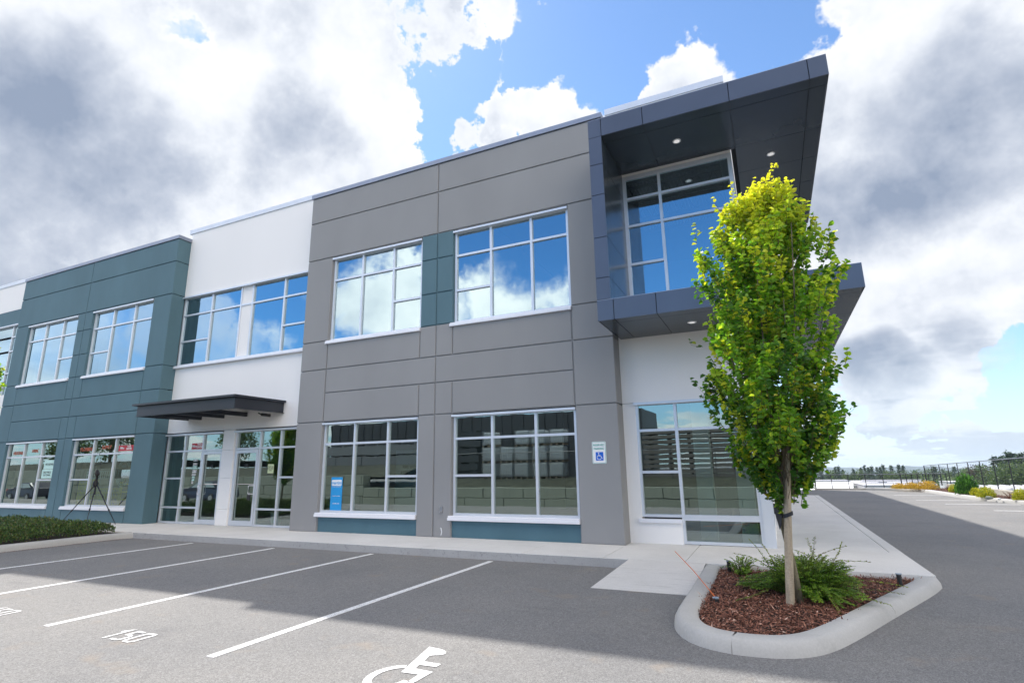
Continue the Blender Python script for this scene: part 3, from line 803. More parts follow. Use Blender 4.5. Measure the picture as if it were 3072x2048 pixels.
o = flat('notice', -24.78, -24.05, 1.93, 2.26, YG, 'mint'); tag(o, 'upper mint notice with black letters in the far left shop window', 'notice'); text('lettering', 'WE REPAIR', .11, (-24.42, YG - .004, 2.1), FACE, 'black', o)
o = flat('notice', -24.84, -24.1, 1.6, 1.92, YG, 'mint'); tag(o, 'lower mint notice with black letters under the upper one in the far left window', 'notice'); text('lettering', 'BEST PRICE\nIN TOWN', .10, (-24.47, YG - .004, 1.76), FACE, 'black', o)
def crate(w, d, h, mt):
    m = MB()
    for z in (0, h * .45, h * .9):
        m.box(0, w, 0, .02, z, z + h * .1); m.box(0, w, d - .02, d, z, z + h * .1); m.box(0, .02, .02, d - .02, z, z + h * .1); m.box(w - .02, w, .02, d - .02, z, z + h * .1)
    for k in range(7):
        x = w * k / 6 - (.02 if k == 6 else 0); m.box(x, x + .02, .003, .017, h * .1, h * .45); m.box(x, x + .02, .003, .017, h * .55, h * .9)
        m.box(x, x + .02, d - .017, d - .003, h * .1, h * .9)
    m.box(.02, w - .02, .02, d - .02, 0, .01)
    return m.build('crate', mt)
c0 = crate(.5, .4, .3, 'yellow')
pos = [(-22.6, .62), (-22.05, .62), (-22.6, .93), (-22.05, .93), (-22.6, 1.24), (-21.35, .62), (-21.35, .93)]
lab = ['yellow crate at the bottom left of the window stack', 'yellow crate, second on the bottom row of the stack', 'yellow crate, left one of the middle row', 'yellow crate, right one of the middle row', 'yellow crate on top of the window stack', 'yellow crate at the bottom behind the tripod', 'yellow crate on top behind the tripod']
for i, (x, z) in enumerate(pos):
    o = c0 if i == 0 else c0.copy()
    if i: COL.objects.link(o)
    o.location = (x, .25, z); tag(o, lab[i], 'crate', 'yellow crates in the shop window')
o = c0.copy(); COL.objects.link(o); o.data = c0.data.copy(); o.data.materials[0] = M['mint']; o.location = (-22.2, .25, 1.55); o.scale = (1.5, 1, .9); tag(o, 'pale mint slatted crate above the yellow crates', 'crate')
m = MB(); m.box(-22.75, -19.4, .24, .7, .55, .615); o = m.build('display_shelf', 'interior'); tag(o, 'low display shelf behind the teal shop window', 'shelf')
ld = thing('stepladder', (-20.0, .35, .16), 'yellow stepladder behind the shop window under the neon sign', 'ladder')
for q_ in (-20.25, -19.75):
    m = MB(); m.box(q_, q_ + .06, .3, .36, .62, 1.45); m.build('rail', 'yellow', ld)
m = MB()
for z in (.85, 1.1, 1.35): m.box(-20.19, -19.75, .3, .36, z, z + .04)
m.build('rung', 'yellow', ld)
bk = thing('bucket', (-13.5, .85, .16), 'white plastic pail on the floor behind the glass beside door 150', 'bucket')
m = MB(); m.tube([(-13.55, .95, .17), (-13.55, .95, .5)], [.13, .155], 20); m.tube([(-13.55, .95, .43), (-13.55, .95, .45)], .168, 20); m.tube([(-13.55, .95, .5), (-13.55, .95, .53)], .165, 20); m.build('body', 'white_paint', bk)
m = MB(); m.tube([(-13.55, .95, .24), (-13.55, .95, .37)], [.141, .149], 20, False); m.build('band', 'mint', bk)

# camera tripod on the sidewalk
tr = thing('tripod', (-20.1, -.45, .15), 'tall black tripod with a dark bag, standing on the sidewalk by the teal wall', 'tripod')
hub = Vector((-20.05, -.55, 1.42))
for f in ((-19.17, -.29), (-20.81, -1.05), (-21.0, -.16)):
    ft = Vector((*f, .155)); m = MB(); a = hub.lerp(ft, .33); b = hub.lerp(ft, .66)
    m.tube([hub, a, ft], [.020, .017, .009], 8)
    for c in (a, b): m.tube([c + (hub - c).normalized() * .03, c - (hub - c).normalized() * .03], .024, 8)
    m.build('leg', 'black', tr, smooth=True)
m = MB(); m.tube([hub - Vector((0, 0, .35)), hub + Vector((0, 0, .30))], .018, 8); m.tube([hub + Vector((0, 0, .28)), hub + Vector((0, 0, .36))], .05, 10); m.build('centre_column', 'black', tr)
m = MB(); m.tube([hub + Vector((-.02, -.03, .42)), hub + Vector((.03, -.03, .3)), hub + Vector((.02, -.03, .0)), hub + Vector((0, -.03, -.12))], [.04, .07, .085, .04], 10); m.build('bag', 'black', tr, smooth=True)
m = MB(); m.tube([hub + Vector((.02, -.05, .0)), hub + Vector((.19, -.05, .25)), hub + Vector((.17, -.05, .6)), hub + Vector((.02, -.05, .95)), hub + Vector((-.12, -.05, .55)), hub + Vector((-.15, -.05, .2))], .006, 5); m.build('strap', 'black', tr)

# ------------------------------------------------------------------ street trees
def rv(s=1.): return Vector((random.gauss(0, s), random.gauss(0, s), random.gauss(0, s)))
prof_t = [(1.30, .03, .08), (1.5, .05, .24), (1.75, .11, .46), (2.05, .16, .66), (2.6, .06, .79), (2.9, .08, .80), (3.4, .06, .72), (3.9, .13, .80), (4.3, .17, .76), (4.77, .19, .60), (5.1, .22, .46), (5.42, .30, .15)]
def prof(z):
    for (a, ca, ra), (b, cb, rb) in zip(prof_t[:-1], prof_t[1:]):
        if a <= z <= b:
            t = (z - a) / (b - a); return ca + (cb - ca) * t, (ra + (rb - ra) * t) * .99
    return .2, .1
def hornbeam(x, y, zb, label, seed, name='street_tree'):
    random.seed(seed)
    T = thing(name, (x, y, zb), label, 'tree', 'columnar street trees')
    o3 = Vector((x, y, 0)); tk = MB()
    tk.tube([o3 + Vector(p) for p in ((.10, .16, zb), (.07, .15, .55), (.0, .14, 1.1), (.03, .12, 1.45), (.06, .12, 2.2), (.10, .1, 3.2), (.16, .08, 4.2), (.22, .06, 5.0))], [.044, .036, .034, .042, .034, .028, .016, .006], 10)
    stems = []
    for k in range(11):
        a = k * 2.4 + random.uniform(-.3, .3); rr = random.uniform(.3, .62); z1 = random.uniform(3.0, 4.8)
        p0 = o3 + Vector((.03, .12, 1.25 + .05 * (k % 5))); p3 = o3 + Vector((.12 + rr * math.cos(a), .1 + rr * math.sin(a), z1))
        p1 = p0.lerp(p3, .3) + Vector((math.cos(a), math.sin(a), 0)) * .1; p2 = p0.lerp(p3, .65) + Vector((math.cos(a), math.sin(a), 0)) * .12
        tk.tube([p0, p1, p2, p3], [.020, .016, .010, .004], 6); stems.append((p1, p2, p3))
    lf = MB(); tw = MB()
    def put_leaf(p, out, z, sy=0):
        if p.z < 1.88 and abs(p.x - x - .12) < .085 and p.y < y + .05: return
        dn = Vector((out.x, out.y, random.uniform(-.25, .35))) + rv(.45)
        nm = Vector((0, 0, 1)) + rv(.55) + out * .45
        s = random.uniform(.050, .088) * (1. if z < 5.1 else .75)
        yl = min(1, max(0, (z - 4.3) / 1.1 + random.gauss(0, .22))) * .8  # new growth, plus sunlight on the crown top put into the leaf colour
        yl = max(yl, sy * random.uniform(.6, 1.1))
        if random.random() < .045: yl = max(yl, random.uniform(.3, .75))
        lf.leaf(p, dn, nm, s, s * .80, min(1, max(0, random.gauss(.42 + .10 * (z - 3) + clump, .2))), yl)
    nb = 1750
    for k in range(nb):
        z = 1.46 + (5.32 - 1.46) * random.random() ** .92
        c, r = prof(z); a = random.uniform(0, 2 * math.pi)
        spray_y = random.uniform(.25, .6) if random.random() < .09 + .10 * (math.sin(z * 2.4 + a) > .55) else 0  # some sprays coloured yellow to stand for sunlit clumps
        clump = .55 * spray_y + random.gauss(0, .22) + .22 * math.sin(a * 2 + z * 2.3)
        lump = 1 + .17 * math.sin(3 * a + z * 2.1) + .12 * math.sin(5 * a - z * 3.7)
        rr = r * lump * (random.random() ** .38)
        # fewer sprays in pockets so that dark gaps open up
        if math.sin(z * 5.3 + a * 2) * math.sin(a * 3 - z * 2) > .5 and rr > r * .45: continue
        tip = o3 + Vector((c + rr * math.cos(a), .08 + rr * math.sin(a), z))
        out = Vector((math.cos(a), math.sin(a), 0))
        ln = random.uniform(.22, .40); dr = (out * .42 + Vector((0, 0, 1))).normalized() + rv(.10)
        base = tip - dr * ln
        mid = base.lerp(tip, .5) + rv(.015)
        tw.tube([base, mid, tip], [.004, .003, .0015], 3, False)
        n = int(ln / .0185)
        for j in range(n):
            t = (j + .5) / n; p = base.lerp(tip, t) + rv(.008)
            s_ = 1 if j % 2 else -1
            sd = Vector((-out.y, out.x, 0)) * s_
            put_leaf(p, (out * .5 + sd * .8 + rv(.3)), p.z, spray_y)
    # thin shoots standing clear of the crown
    shoots = [(-.28, -.1, 5.0, -.38, 5.22), (.35, .0, 5.2, .40, 5.55), (.12, .1, 5.25, .16, 5.48), (.28, -.1, 5.3, .47, 5.52), (.62, .1, 4.6, .76, 5.0), (.8, 0, 4.0, 1.0, 4.45), (.82, .1, 3.9, 1.02, 4.1), (-.55, 0, 4.3, -.66, 4.5), (-.62, .05, 3.8, -.72, 4.05), (-.7, 0, 3.2, -.84, 3.3), (-.6, 0, 2.5, -.86, 2.78), (-.62, -.1, 4.6, -.60, 4.9), (.7, 0, 2.6, .88, 2.85), (.75, -.05, 2.2, .93, 2.32), (.75, .1, 3.9, 1.08, 3.98), (-.1, 0, 5.1, -.12, 5.42), (.5, 0, 5.0, .62, 5.28)]
    for (x0, y0, z0, x1, z1) in shoots:
        a = o3 + Vector((x0, y0, z0)); b = o3 + Vector((x1, y0, z1)); tw.tube([a, a.lerp(b, .5) + rv(.02), b], [.003, .002, .001], 3, False)
        n = int((b - a).length / .035)
        for j in range(n + 1):
            p = a.lerp(b, j / max(1, n)) + rv(.004); put_leaf(p, Vector((random.choice((-1, 1)), random.gauss(0, .5), .6)), p.z)
    tk.build('trunk', 'bark', T, smooth=True)
    tw.build('twigs', 'twig', T)
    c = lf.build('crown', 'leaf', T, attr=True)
    return T
hornbeam(0, -3.98, .08, 'slender upright hornbeam with yellow-green top staked in the kerbed island', 11)
T2 = dup([o for o in COL.objects if o.name.startswith('street_tree')][0], (-18.75, -5.0, .1), R(50), label='columnar tree at the left edge, only a spray of yellow leaves in view')
for c in T2.children: c.matrix_parent_inverse = Matrix.Translation((0, 3.98, -.08))
# stake and strap
st = MB(); st.tube([(-.012, -3.93, .04), (.06, -3.94, .9), (.145, -3.95, 1.80), (.146, -3.95, 1.815)], [.047, .044, .041, .036], 14)
o = st.build('tree_stake', 'stake', smooth=True); tag(o, 'round weathered wooden stake in front of the island tree', 'stake'); o.modifiers.new('e', 'EDGE_SPLIT').split_angle = R(40)
m = MB(); c = Vector((.06, -3.9, 1.10))
ring = [Vector((.083 + .056 * math.cos(a), -3.945 + .054 * math.sin(a), 1.10 + .02 * math.cos(a))) for a in np.linspace(-2.6, 2.9, 14)]
ring += [Vector((-.02, -3.86, 1.14)), Vector((-.045, -3.83, 1.15)), Vector((-.03, -3.80, 1.15))]
for a, b in zip(ring[:-1], ring[1:]):
    m.quad((a.x, a.y, a.z - .022), (b.x, b.y, b.z - .022), (b.x, b.y, b.z + .022), (a.x, a.y, a.z + .022))
m.poly([(-.05, -3.875, 1.10), (.02, -3.985, 1.09), (.0, -3.97, .98), (-.02, -3.95, .93)]); m.poly([(-.06, -3.84, 1.22), (-.03, -3.88, 1.2), (.01, -3.95, 1.08), (-.06, -3.87, 1.10)])
o = m.build('tree_tie', cmat('strap_black', (.015, .017, .025), .6)); tag(o, 'black rubber strap tying the trunk to its stake', 'strap'); s_ = o.modifiers.new('s', 'SOLIDIFY'); s_.thickness = .005

# ------------------------------------------------------------------ shrubs
def arching_shrub(x, y, z0, rad, h, n, name, label, mt, seed, leafs=(.018, .034), group=None, spread=1.0, extra=(), yel=.1):
    random.seed(seed)
    T = thing(name, (x, y, z0), label, 'shrub', group); lf = MB(); tw = MB()
    for k in range(n):
        a = random.uniform(0, 2 * math.pi); r1 = rad * math.sqrt(random.random()) * (1 + .25 * math.sin(3 * a + seed)); hh = h * (1 - .55 * (r1 / rad / 1.25) ** 2) * random.uniform(.55, 1.0)
        b = Vector((x + math.cos(a) * r1 * .35 * spread, y + math.sin(a) * r1 * .35 * spread, z0))
        tip = Vector((x + math.cos(a) * r1, y + math.sin(a) * r1, z0 + hh * (.55 if r1 > rad * .75 else 1)))
        mid = b.lerp(tip, .55) + Vector((0, 0, hh * .35))
        pts = [b, b.lerp(mid, .5) + Vector((0, 0, .03)), mid, tip]
        extra_pts = pts
        stem(lf, tw, pts, leafs, yel if hh > h * .8 else 0)
    for pts in extra: stem(lf, tw, [Vector(p) for p in pts], leafs, .3)
    tw.build('stems', 'twig', T); lf.build('foliage', mt, T, attr=True)
    return T
def stem(lf, tw, pts, leafs, yl):
    pts = smooth_path(pts, 2); tw.tube(pts, [.0035 * (1 - .8 * i / len(pts)) for i in range(len(pts))], 3, False)
    base_r = random.gauss(.45, .2)
    for a, b in zip(pts[:-1], pts[1:]):
        n = max(1, int((b - a).length / (leafs[0] * .6)))
        for j in range(n):
            for s_ in (-1, 1):
                p = a.lerp(b, (j + random.random()) / n); d = (b - a).normalized(); sd = d.cross(Vector((0, 0, 1)))
                if sd.length < .1: sd = Vector((1, 0, 0))
                l = random.uniform(*leafs)
                lf.leaf(p, sd.normalized() * s_ + d * .6 + rv(.25), Vector((0, 0, 1)) + rv(.35), l, l * .6, min(1, max(0, base_r + random.gauss(0, .15) + .25 * (p.z - .3))), yl * random.random() * 2, simple=True)
ex = [[(.2, -3.3, .35), (.33, -3.25, .6), (.36, -3.2, .78)], [(.28, -3.25, .55), (.12, -3.2, .62), (.02, -3.2, .62)], [(.34, -3.25, .55), (.5, -3.2, .62), (.70, -3.15, .68)], [(.4, -3.2, .5), (.7, -3.1, .5), (.95, -3.05, .49)], [(-.1, -3.2, .3), (-.35, -3.2, .5), (-.62, -3.15, .53)], [(-.15, -3.2, .3), (-.3, -3.1, .58), (-.42, -3.1, .72)], [(-.1, -3.2, .3), (-.18, -3.2, .55), (-.26, -3.15, .66)], [(.6, -3.0, .25), (1.0, -2.9, .25), (1.32, -2.9, .2)], [(.5, -3.2, .2), (.95, -3.2, .2), (1.22, -3.2, .17)], [(.4, -3.6, .2), (.8, -3.75, .2), (.98, -3.85, .17)], [(-.2, -3.5, .2), (-.4, -3.8, .15), (-.62, -4.0, .11)], [(.3, -3.6, .25), (.42, -3.95, .22), (.47, -4.15, .1)], [(.33, -3.25, .5), (.3, -3.2, .65), (.28, -3.15, .75)], [(.5, -3.2, .45), (.62, -3.1, .6), (.66, -3.1, .72)]]
arching_shrub(.22, -3.25, .08, .72, .50, 700, 'shrub', 'loose small-leaved green shrub spreading around the staked tree', 'shrub', 5, extra=ex)
arching_shrub(-.62, -2.0, .08, .30, .28, 60, 'shrub', 'low olive sprig at the back left corner of the tree island', 'shrub', 6)

def mound_leaves(name, fn, n, leafs, mt, label, cat, seed, group=None, loc=(0, 0, 0), aspect=.45, simple=False, up=.6):
    """fn(rng) -> (point, outward normal) on and inside the bush outline"""
    random.seed(seed); T = thing(name, loc, label, cat, group); lf = MB()
    for _ in range(n):
        p, nr = fn(); l = random.uniform(*leafs)
        d = nr * .5 + Vector((0, 0, up)) + rv(.5)
        lf.leaf(Vector(p), d, nr + rv(.5), l, l * aspect, min(1, max(0, random.gauss(.5, .25))), random.random() ** 4, simple=simple)
    return T, lf
def hedge_fn():
    x = -16.36 - 7.6 * random.random() ** 1.5; y = random.uniform(-6.6, -1.9)
    ex_ = min(1, (-16.35 - x) / .4) ** .5 * min(1, (-1.88 - y) / .4) ** .5
    h = (.44 + .06 * math.sin(x * 3.3) + .05 * math.sin(y * 4.1 + x) + .04 * math.sin(x * 7.7 + y * 5)) * (.35 + .65 * ex_)
    t = random.random() ** .35
    return (x, y, .12 + h * .78 * t + max(0, random.gauss(-.02, .03))), Vector((random.gauss(0, .4), random.gauss(-.2, .4), 1))
T, lf = mound_leaves('hedge', hedge_fn, 50000, (.038, .072), 'hedge', 'low dark green hedge filling the kerbed bed at the left edge', 'hedge', 21, loc=(-20, -4, .1), aspect=.5, simple=True)
lf.build('foliage', 'hedge', T, attr=True)
m = MB(); m.box(-24, -16.5, -6.6, -1.7, .0, .13); tag(m.build('soil', 'soil'), kind='structure')
m = MB(); random.seed(3)
for k in range(60):
    x, y = random.uniform(-24, -16.6), random.uniform(-6.4, -2.1); m.tube([(x, y, .12), (x + random.gauss(0, .1), y + random.gauss(0, .1), .5)], [.006, .002], 4)
m.build('stems', 'twig', T)
lp = smooth_path([(-16.1, -7.5, 0), (-16.1, -5.5, 0), (-16.1, -3.5, 0), (-16.12, -2.2, 0), (-16.0, -1.63, 0)], 2)
m = MB(); kerb_extrude(m, lp, .30, .15, 1); o = m.build('kerb', 'kerb', smooth=True); tag(o, kind='structure'); o.modifiers.new('e', 'EDGE_SPLIT').split_angle = R(50)
# rusty needles washed against the kerb foot
m = MB(); random.seed(9)
for k in range(2600):
    t = random.random(); y = -7.3 + 5.75 * t; x = -16.09 + abs(random.gauss(0, .06)) + .012 * math.sin(y * 5); a = random.uniform(0, 6.28)
    m.leaf(Vector((x, y, .004 + random.random() * .008)), Vector((math.cos(a), math.sin(a), .1)), Vector((0, 0, 1)), random.uniform(.02, .045), .007, random.random() * .6, 0, simple=True)
tag(m.build('leaf_litter', 'chips', attr=True), 'rust brown leaf litter along the kerb of the left bed', 'litter', kind='stuff')

def ball_fn(x, y, z, rx, ry, h):
    def f():
        v = rv().normalized(); v.z = abs(v.z); t = random.random() ** .3
        l = 1 + .12 * math.sin(4 * math.atan2(v.y, v.x) + z * 9)
        return (x + v.x * rx * t * l, y + v.y * ry * t * l, z + v.z * h * t * l + .02), Vector((v.x, v.y, v.z))
    return f
specs = [('orange', 6.75, 29.6, .45, .5, .30, 1500, 'lowest orange shrub at the far left end of the right-hand bed'),
         ('orange', 7.3, 29.2, .42, .5, .38, 1800, 'middle orange shrub in the row of three at the far kerb bend'),
         ('orange', 7.95, 28.7, .55, .6, .48, 2600, 'largest orange shrub at the far kerb bend by the fence corner'),
         ('yellow', 8.35, 25.1, .22, .26, .38, 1200, 'small yellow shrub just left of the tall green shrub'),
         ('yellow', 8.36, 21.6, .22, .24, .33, 1200, 'small yellow shrub directly right of the tall green shrub'),
         ('yellow', 8.28, 19.9, .34, .36, .42, 2200, 'widest yellow-green shrub in the right-hand bed'),
         ('yellow', 8.85, 17.9, .27, .3, .42, 1800, 'yellow shrub nearest the right edge of the photo')]
for i, (kd, x, y, rx, ry, h, n, lb) in enumerate(specs):
    T, lf = mound_leaves('shrub', ball_fn(x, y, .12, rx, ry, h), n, (.04, .075), kd + '_shrub', lb, 'shrub', 40 + i, kd + ' shrubs in the right-hand bed', (x, y, .12), simple=True)
    lf.build('foliage', kd + '_shrub', T, attr=True)
T, lf = mound_leaves('shrub', ball_fn(8.3, 22.6, .12, .46, .5, .86), 1500, (.10, .16), 'laurel', 'tall glossy green laurel shrub in the right-hand bed', 'shrub', 60, None, (8.3, 22.6, .12), .35, simple=False, up=1.2)
lf.build('foliage', 'laurel', T, attr=True)
T, lf = mound_leaves('shrub', ball_fn(1.9, 32.6, .0, .5, .5, 1.25), 3500, (.05, .09), 'laurel', 'bright green clipped cedar beyond the far end of the road', 'shrub', 61, None, (1.9, 32.6, 0), .4, simple=True, up=1.2)
lf.build('foliage', 'laurel', T, attr=True)
T, lf = mound_leaves('shrub', ball_fn(.7, 33.0, .0, .8, .5, 1.15), 4000, (.05, .09), 'laurel', 'wide green cedar half hidden behind the tree trunk', 'shrub', 62, None, (.7, 33.0, 0), .4, simple=True, up=1.2)
lf.build('foliage', 'laurel', T, attr=True)
random.seed(70)
for i, (x, y) in enumerate(((8.55, 27.2), (8.5, 26.6), (8.75, 18.9), (9.0, 19.3))):
    m = MB()
    for k in range(26):
        a = random.uniform(0, 6.28); m.tube([(x, y, .12), (x + .08 * math.cos(a), y + .08 * math.sin(a), .3), (x + .17 * math.cos(a), y + .17 * math.sin(a), .40 + random.uniform(-.06, .06))], [.005, .004, .002], 4, False)
    o = m.build('bare_shrub', cmat('dead_stem', (.16, .07, .04), .9)); tag(o, ['bare brown twiggy plant nearest the orange shrubs', 'bare brown twiggy plant between orange and yellow shrubs', 'bare brown twiggy plant left of the last yellow shrub', 'bare brown twiggy plant against the low retaining wall'][i], 'shrub', 'dead plants in the right-hand bed')
def rock(x, y, z, s, name, mt, label, cat, seed):
    random.seed(seed); import bmesh
    bm = bmesh.new(); bmesh.ops.create_icosphere(bm, subdivisions=2, radius=1)
    for v in bm.verts: v.co = Vector((v.co.x * s, v.co.y * s * .8, v.co.z * s * .55)) * random.uniform(.85, 1.12) + Vector((x, y, z))
    me = bpy.data.meshes.new(name); bm.to_mesh(me); bm.free(); me.materials.append(M[mt]); o = bpy.data.objects.new(name, me); COL.objects.link(o); tag(o, label, cat); return o
rock(8.1, 18.95, .17, .14, 'boulder', 'block', 'grey boulder at the kerb beside the widest yellow shrub', 'rock', 1); rock(8.3, 18.5, .15, .08, 'boulder', 'white_paint', 'small white stone right of the grey boulder', 'rock', 2)

# right-hand bed, kerb and low retaining wall
rk = smooth_path([(11.5, 10.5, 0), (10.0, 13.6, 0), (8.95, 16.6, 0), (8.25, 18.9, 0), (7.92, 21, 0), (7.8, 24, 0), (7.8, 27, 0), (7.6, 29, 0), (7.0, 30.2, 0), (6.1, 30.9, 0), (5.2, 31.2, 0)], 2)
m = MB(); kerb_extrude(m, rk, .28, .15, -1); o = m.build('kerb', 'kerb', smooth=True); tag(o, kind='structure'); o.modifiers.new('e', 'EDGE_SPLIT').split_angle = R(50)
bed = [(9.46, 15.7), (9.2, 16.6), (8.5, 18.9), (8.17, 21), (8.04, 24), (8.04, 27), (7.85, 29.0), (7.25, 30.3), (6.3, 31.05), (6.3, 31.45), (9.5, 31.45)]
mulch('mulch', bed, 9000, .11, 2, .0, True)
m = MB(); m.box(9.5, 9.8, 11.2, 31.5, -2, .36)
o = m.build('retaining_wall', 'pale_block'); tag(o, 'low pale concrete retaining wall along the right-hand bed', 'wall')
m = MB(); m.box(2.3, 9.8, 31.5, 31.8, -2, .10)
o = m.build('retaining_wall', 'pale_block'); tag(o, 'low concrete edge wall across the far end of the road', 'wall')

# chain link fences: posts, rails and a woven mesh of thin wires
def fence(name, p0, p1, zb0, zb1, h0, h1, npost, label, mesh_n, thick=.022, wires=None):
    T = thing(name, (*p0, zb0), label, 'fence', 'dark chain link fences at the lot edge')
    p0 = Vector((*p0, 0)); p1 = Vector((*p1, 0))
    for k in range(npost):
        t = k / (npost - 1); p = p0.lerp(p1, t); z0 = zb0 + (zb1 - zb0) * t; h = h0 + (h1 - h0) * t
        m = MB(); r = thick * (1.5 if k == 0 else 1)
        m.tube([(p.x, p.y, z0), (p.x, p.y, z0 + h)], r, 8); m.build('post', 'fence_paint', T)
    m = MB(); m.tube([(p0.x, p0.y, zb0 + h0), (p1.x, p1.y, zb1 + h1)], thick * .9, 8); m.build('rail', 'fence_rail', T)
    m = MB(); ln = (p1 - p0).length; d = (p1 - p0).normalized(); step = .075; n = int(ln / step); w = .0022
    hh = (h0 + h1) / 2
    def P3(s, t):
        q = p0 + d * s; f = s / ln; return Vector((q.x, q.y, zb0 + (zb1 - zb0) * f + t * (h0 + (h1 - h0) * f)))
    for k in range(-int(hh / step), n):
        for sg in (1, -1):
            a0, a1 = k * step, k * step + hh
            if sg < 0: a0, a1 = a1, a0
            t0, t1 = 0., 1.
            lo, hi = min(a0, a1), max(a0, a1)
            def tt(s): return (s - a0) / (a1 - a0)
            s0, s1 = max(lo, 0), min(hi, ln)
            if s1 - s0 < .02: continue
            A = P3(s0, tt(s0)); Bv = P3(s1, tt(s1)); o_ = Vector((0, 0, w)); 
            m.quad(tuple(A - o_), tuple(Bv - o_), tuple(Bv + o_), tuple(A + o_))
    m.build('mesh', 'fence_paint', T)
    return T
cmat('fence_paint', (.025, .027, .035), .5); cmat('fence_rail', (.16, .17, .19), .35)
fence('fence', (9.7, 37.4), (9.7, 11.2), .2, .36, 1.25, 1.62, 14, 'taller dark chain link fence running along the right-hand bed', 0)
fence('fence', (2.38, 31.65), (7.23, 31.65), .10, .04, .88, .93, 6, 'low dark chain link fence across the far end of the road', 0)
fence('fence', (7.23, 31.65), (9.6, 31.65), .1, .3, .88, .69, 9, 'short chain link fence panel with close posts behind the orange shrubs', 0)

# sprinklers, marker rod
def riser(x, y, z0, z1, label, r=.03):
    T = thing('sprinkler', (x, y, z0), label, 'sprinkler', 'black irrigation risers in the tree island')
    m = MB(); m.tube([(x, y, z0), (x, y, z1)], r, 12); m.build('body', 'black', T)
    m = MB(); m.tube([(x, y, z1), (x, y, z1 + .012)], r * 1.25, 12); m.build('cap', cmat('grey_blue_cap', (.25, .3, .36), .4), T)
riser(-.80, -4.06, .06, .145, 'short black irrigation riser at the foot of the orange rod'); riser(1.33, -2.25, .05, .24, 'tall black irrigation riser in the right corner of the island'); riser(-.80, -1.9, .05, .24, 'tall black irrigation riser in the back left corner of the island', .028)
m = MB(); m.tube([(-1.65, -1.55, .30), (-1.2, -2.8, .22), (-.81, -4.02, .15)], .0055, 6)
cmat('orange', (.75, .16, .02), .5)
o = m.build('marker_rod', 'orange'); tag(o, 'thin orange rod leaning over the kerb from the ramp to the mulch', 'marker rod')
m = MB(); m.tube([(3.05, -4.35, .006), (3.2, -4.25, .012), (3.3, -4.28, .006)], [.006, .005, .003], 5); m.tube([(3.12, -4.3, .009), (3.08, -4.15, .006)], [.004, .002], 5)
tag(m.build('twig', 'twig'), 'small fallen twig on the asphalt right of the island', 'twig')

# ------------------------------------------------------------------ far scene
def prism(m, pts, z0, z1):
    n = len(pts); i = len(m.v); m.v += [(x, y, z0) for x, y in pts] + [(x, y, z1) for x, y in pts]
    m.f.append(tuple(range(i + n, i + 2 * n))); m.m.append(m.cm); m.f.append(tuple(range(i, i + n))[::-1]); m.m.append(m.cm)
    for j in range(n): m.f.append((i + j, i + (j + 1) % n, i + n + (j + 1) % n, i + n + j)); m.m.append(m.cm)
cmat('roof_white', (.50, .50, .52), .8); cmat('roof_grey', (.32, .33, .36), .8); cmat('wall_grey', (.45, .46, .49), .8); cmat('roof_dark', (.2, .22, .25), .8)
W_ = thing('warehouse', (8, 120, -7), 'low warehouse with bright white membrane roof beyond the far fence', 'building')
m = MB(); prism(m, [(-14, 96), (11.2, 96), (17.5, 154), (-8, 154)], -7, -3.0); m.build('wall', 'wall_grey', W_)
m = MB(); prism(m, [(-14.1, 95.9), (11.3, 95.9), (17.6, 154.1), (-8, 154.1)], -2.99, -2.75); m.build('roof', cmat('roof_bright', (.68, .68, .69), .8), W_)
m = MB(); m.box(9, 17.2, 155, 155.5, -3, -2.55); m.box(9.4, 17.2, 155.6, 166, -3, -2.5); m.build('parapet', 'roof_grey', W_)
W2 = thing('warehouse', (40, 150, -7), 'long grey walled warehouse with cluttered pale roof beyond the far fence', 'building')
m = MB(); m.box(18, 62, 138, 180, -7, -3.25); m.build('wall', 'wall_grey', W2)
m = MB(); m.box(17.9, 62.1, 137.9, 180, -3.24, -3.1); m.box(20, 62, 150, 150.6, -3.1, -2.95); m.box(20, 62, 162, 162.6, -3.1, -2.85); m.box(22, 60, 174, 175, -3.1, -2.8); m.build('roof', 'roof_white', W2)
m = MB(); random.seed(90)
for k in range(16):
    x, y = random.uniform(21, 58), random.uniform(142, 178); m.box(x, x + random.uniform(.8, 2.2), y, y + 1.5, -3.1, -3.1 + random.uniform(.2, .55))
m.build('roof_vent', 'roof_grey', W2)
W3 = thing('warehouse', (28, 104, -6), 'white boxy end wall of a nearer low building right of the laurel', 'building')
m = MB(); m.box(25.5, 28.9, 102, 108, -6, -1.55); m.build('wall', 'wall_grey', W3)
m = MB(); m.box(25.4, 29.0, 101.9, 108.1, -1.54, -1.45); m.build('roof', 'roof_white', W3)
W4 = thing('warehouse', (40, 95, -6), 'long pale ribbed roof low behind the right end of the fence', 'building')
m = MB(); m.box(28, 60, 86, 100, -6, -2.2); m.build('wall', 'wall_grey', W4)
m = MB(); m.box(27.9, 60, 85.9, 100, -2.19, -2.0)
for k in range(22): m.box(28.5 + k * 1.4, 28.8 + k * 1.4, 86, 100, -2.0, -1.85)
m.build('roof', 'roof_white', W4)

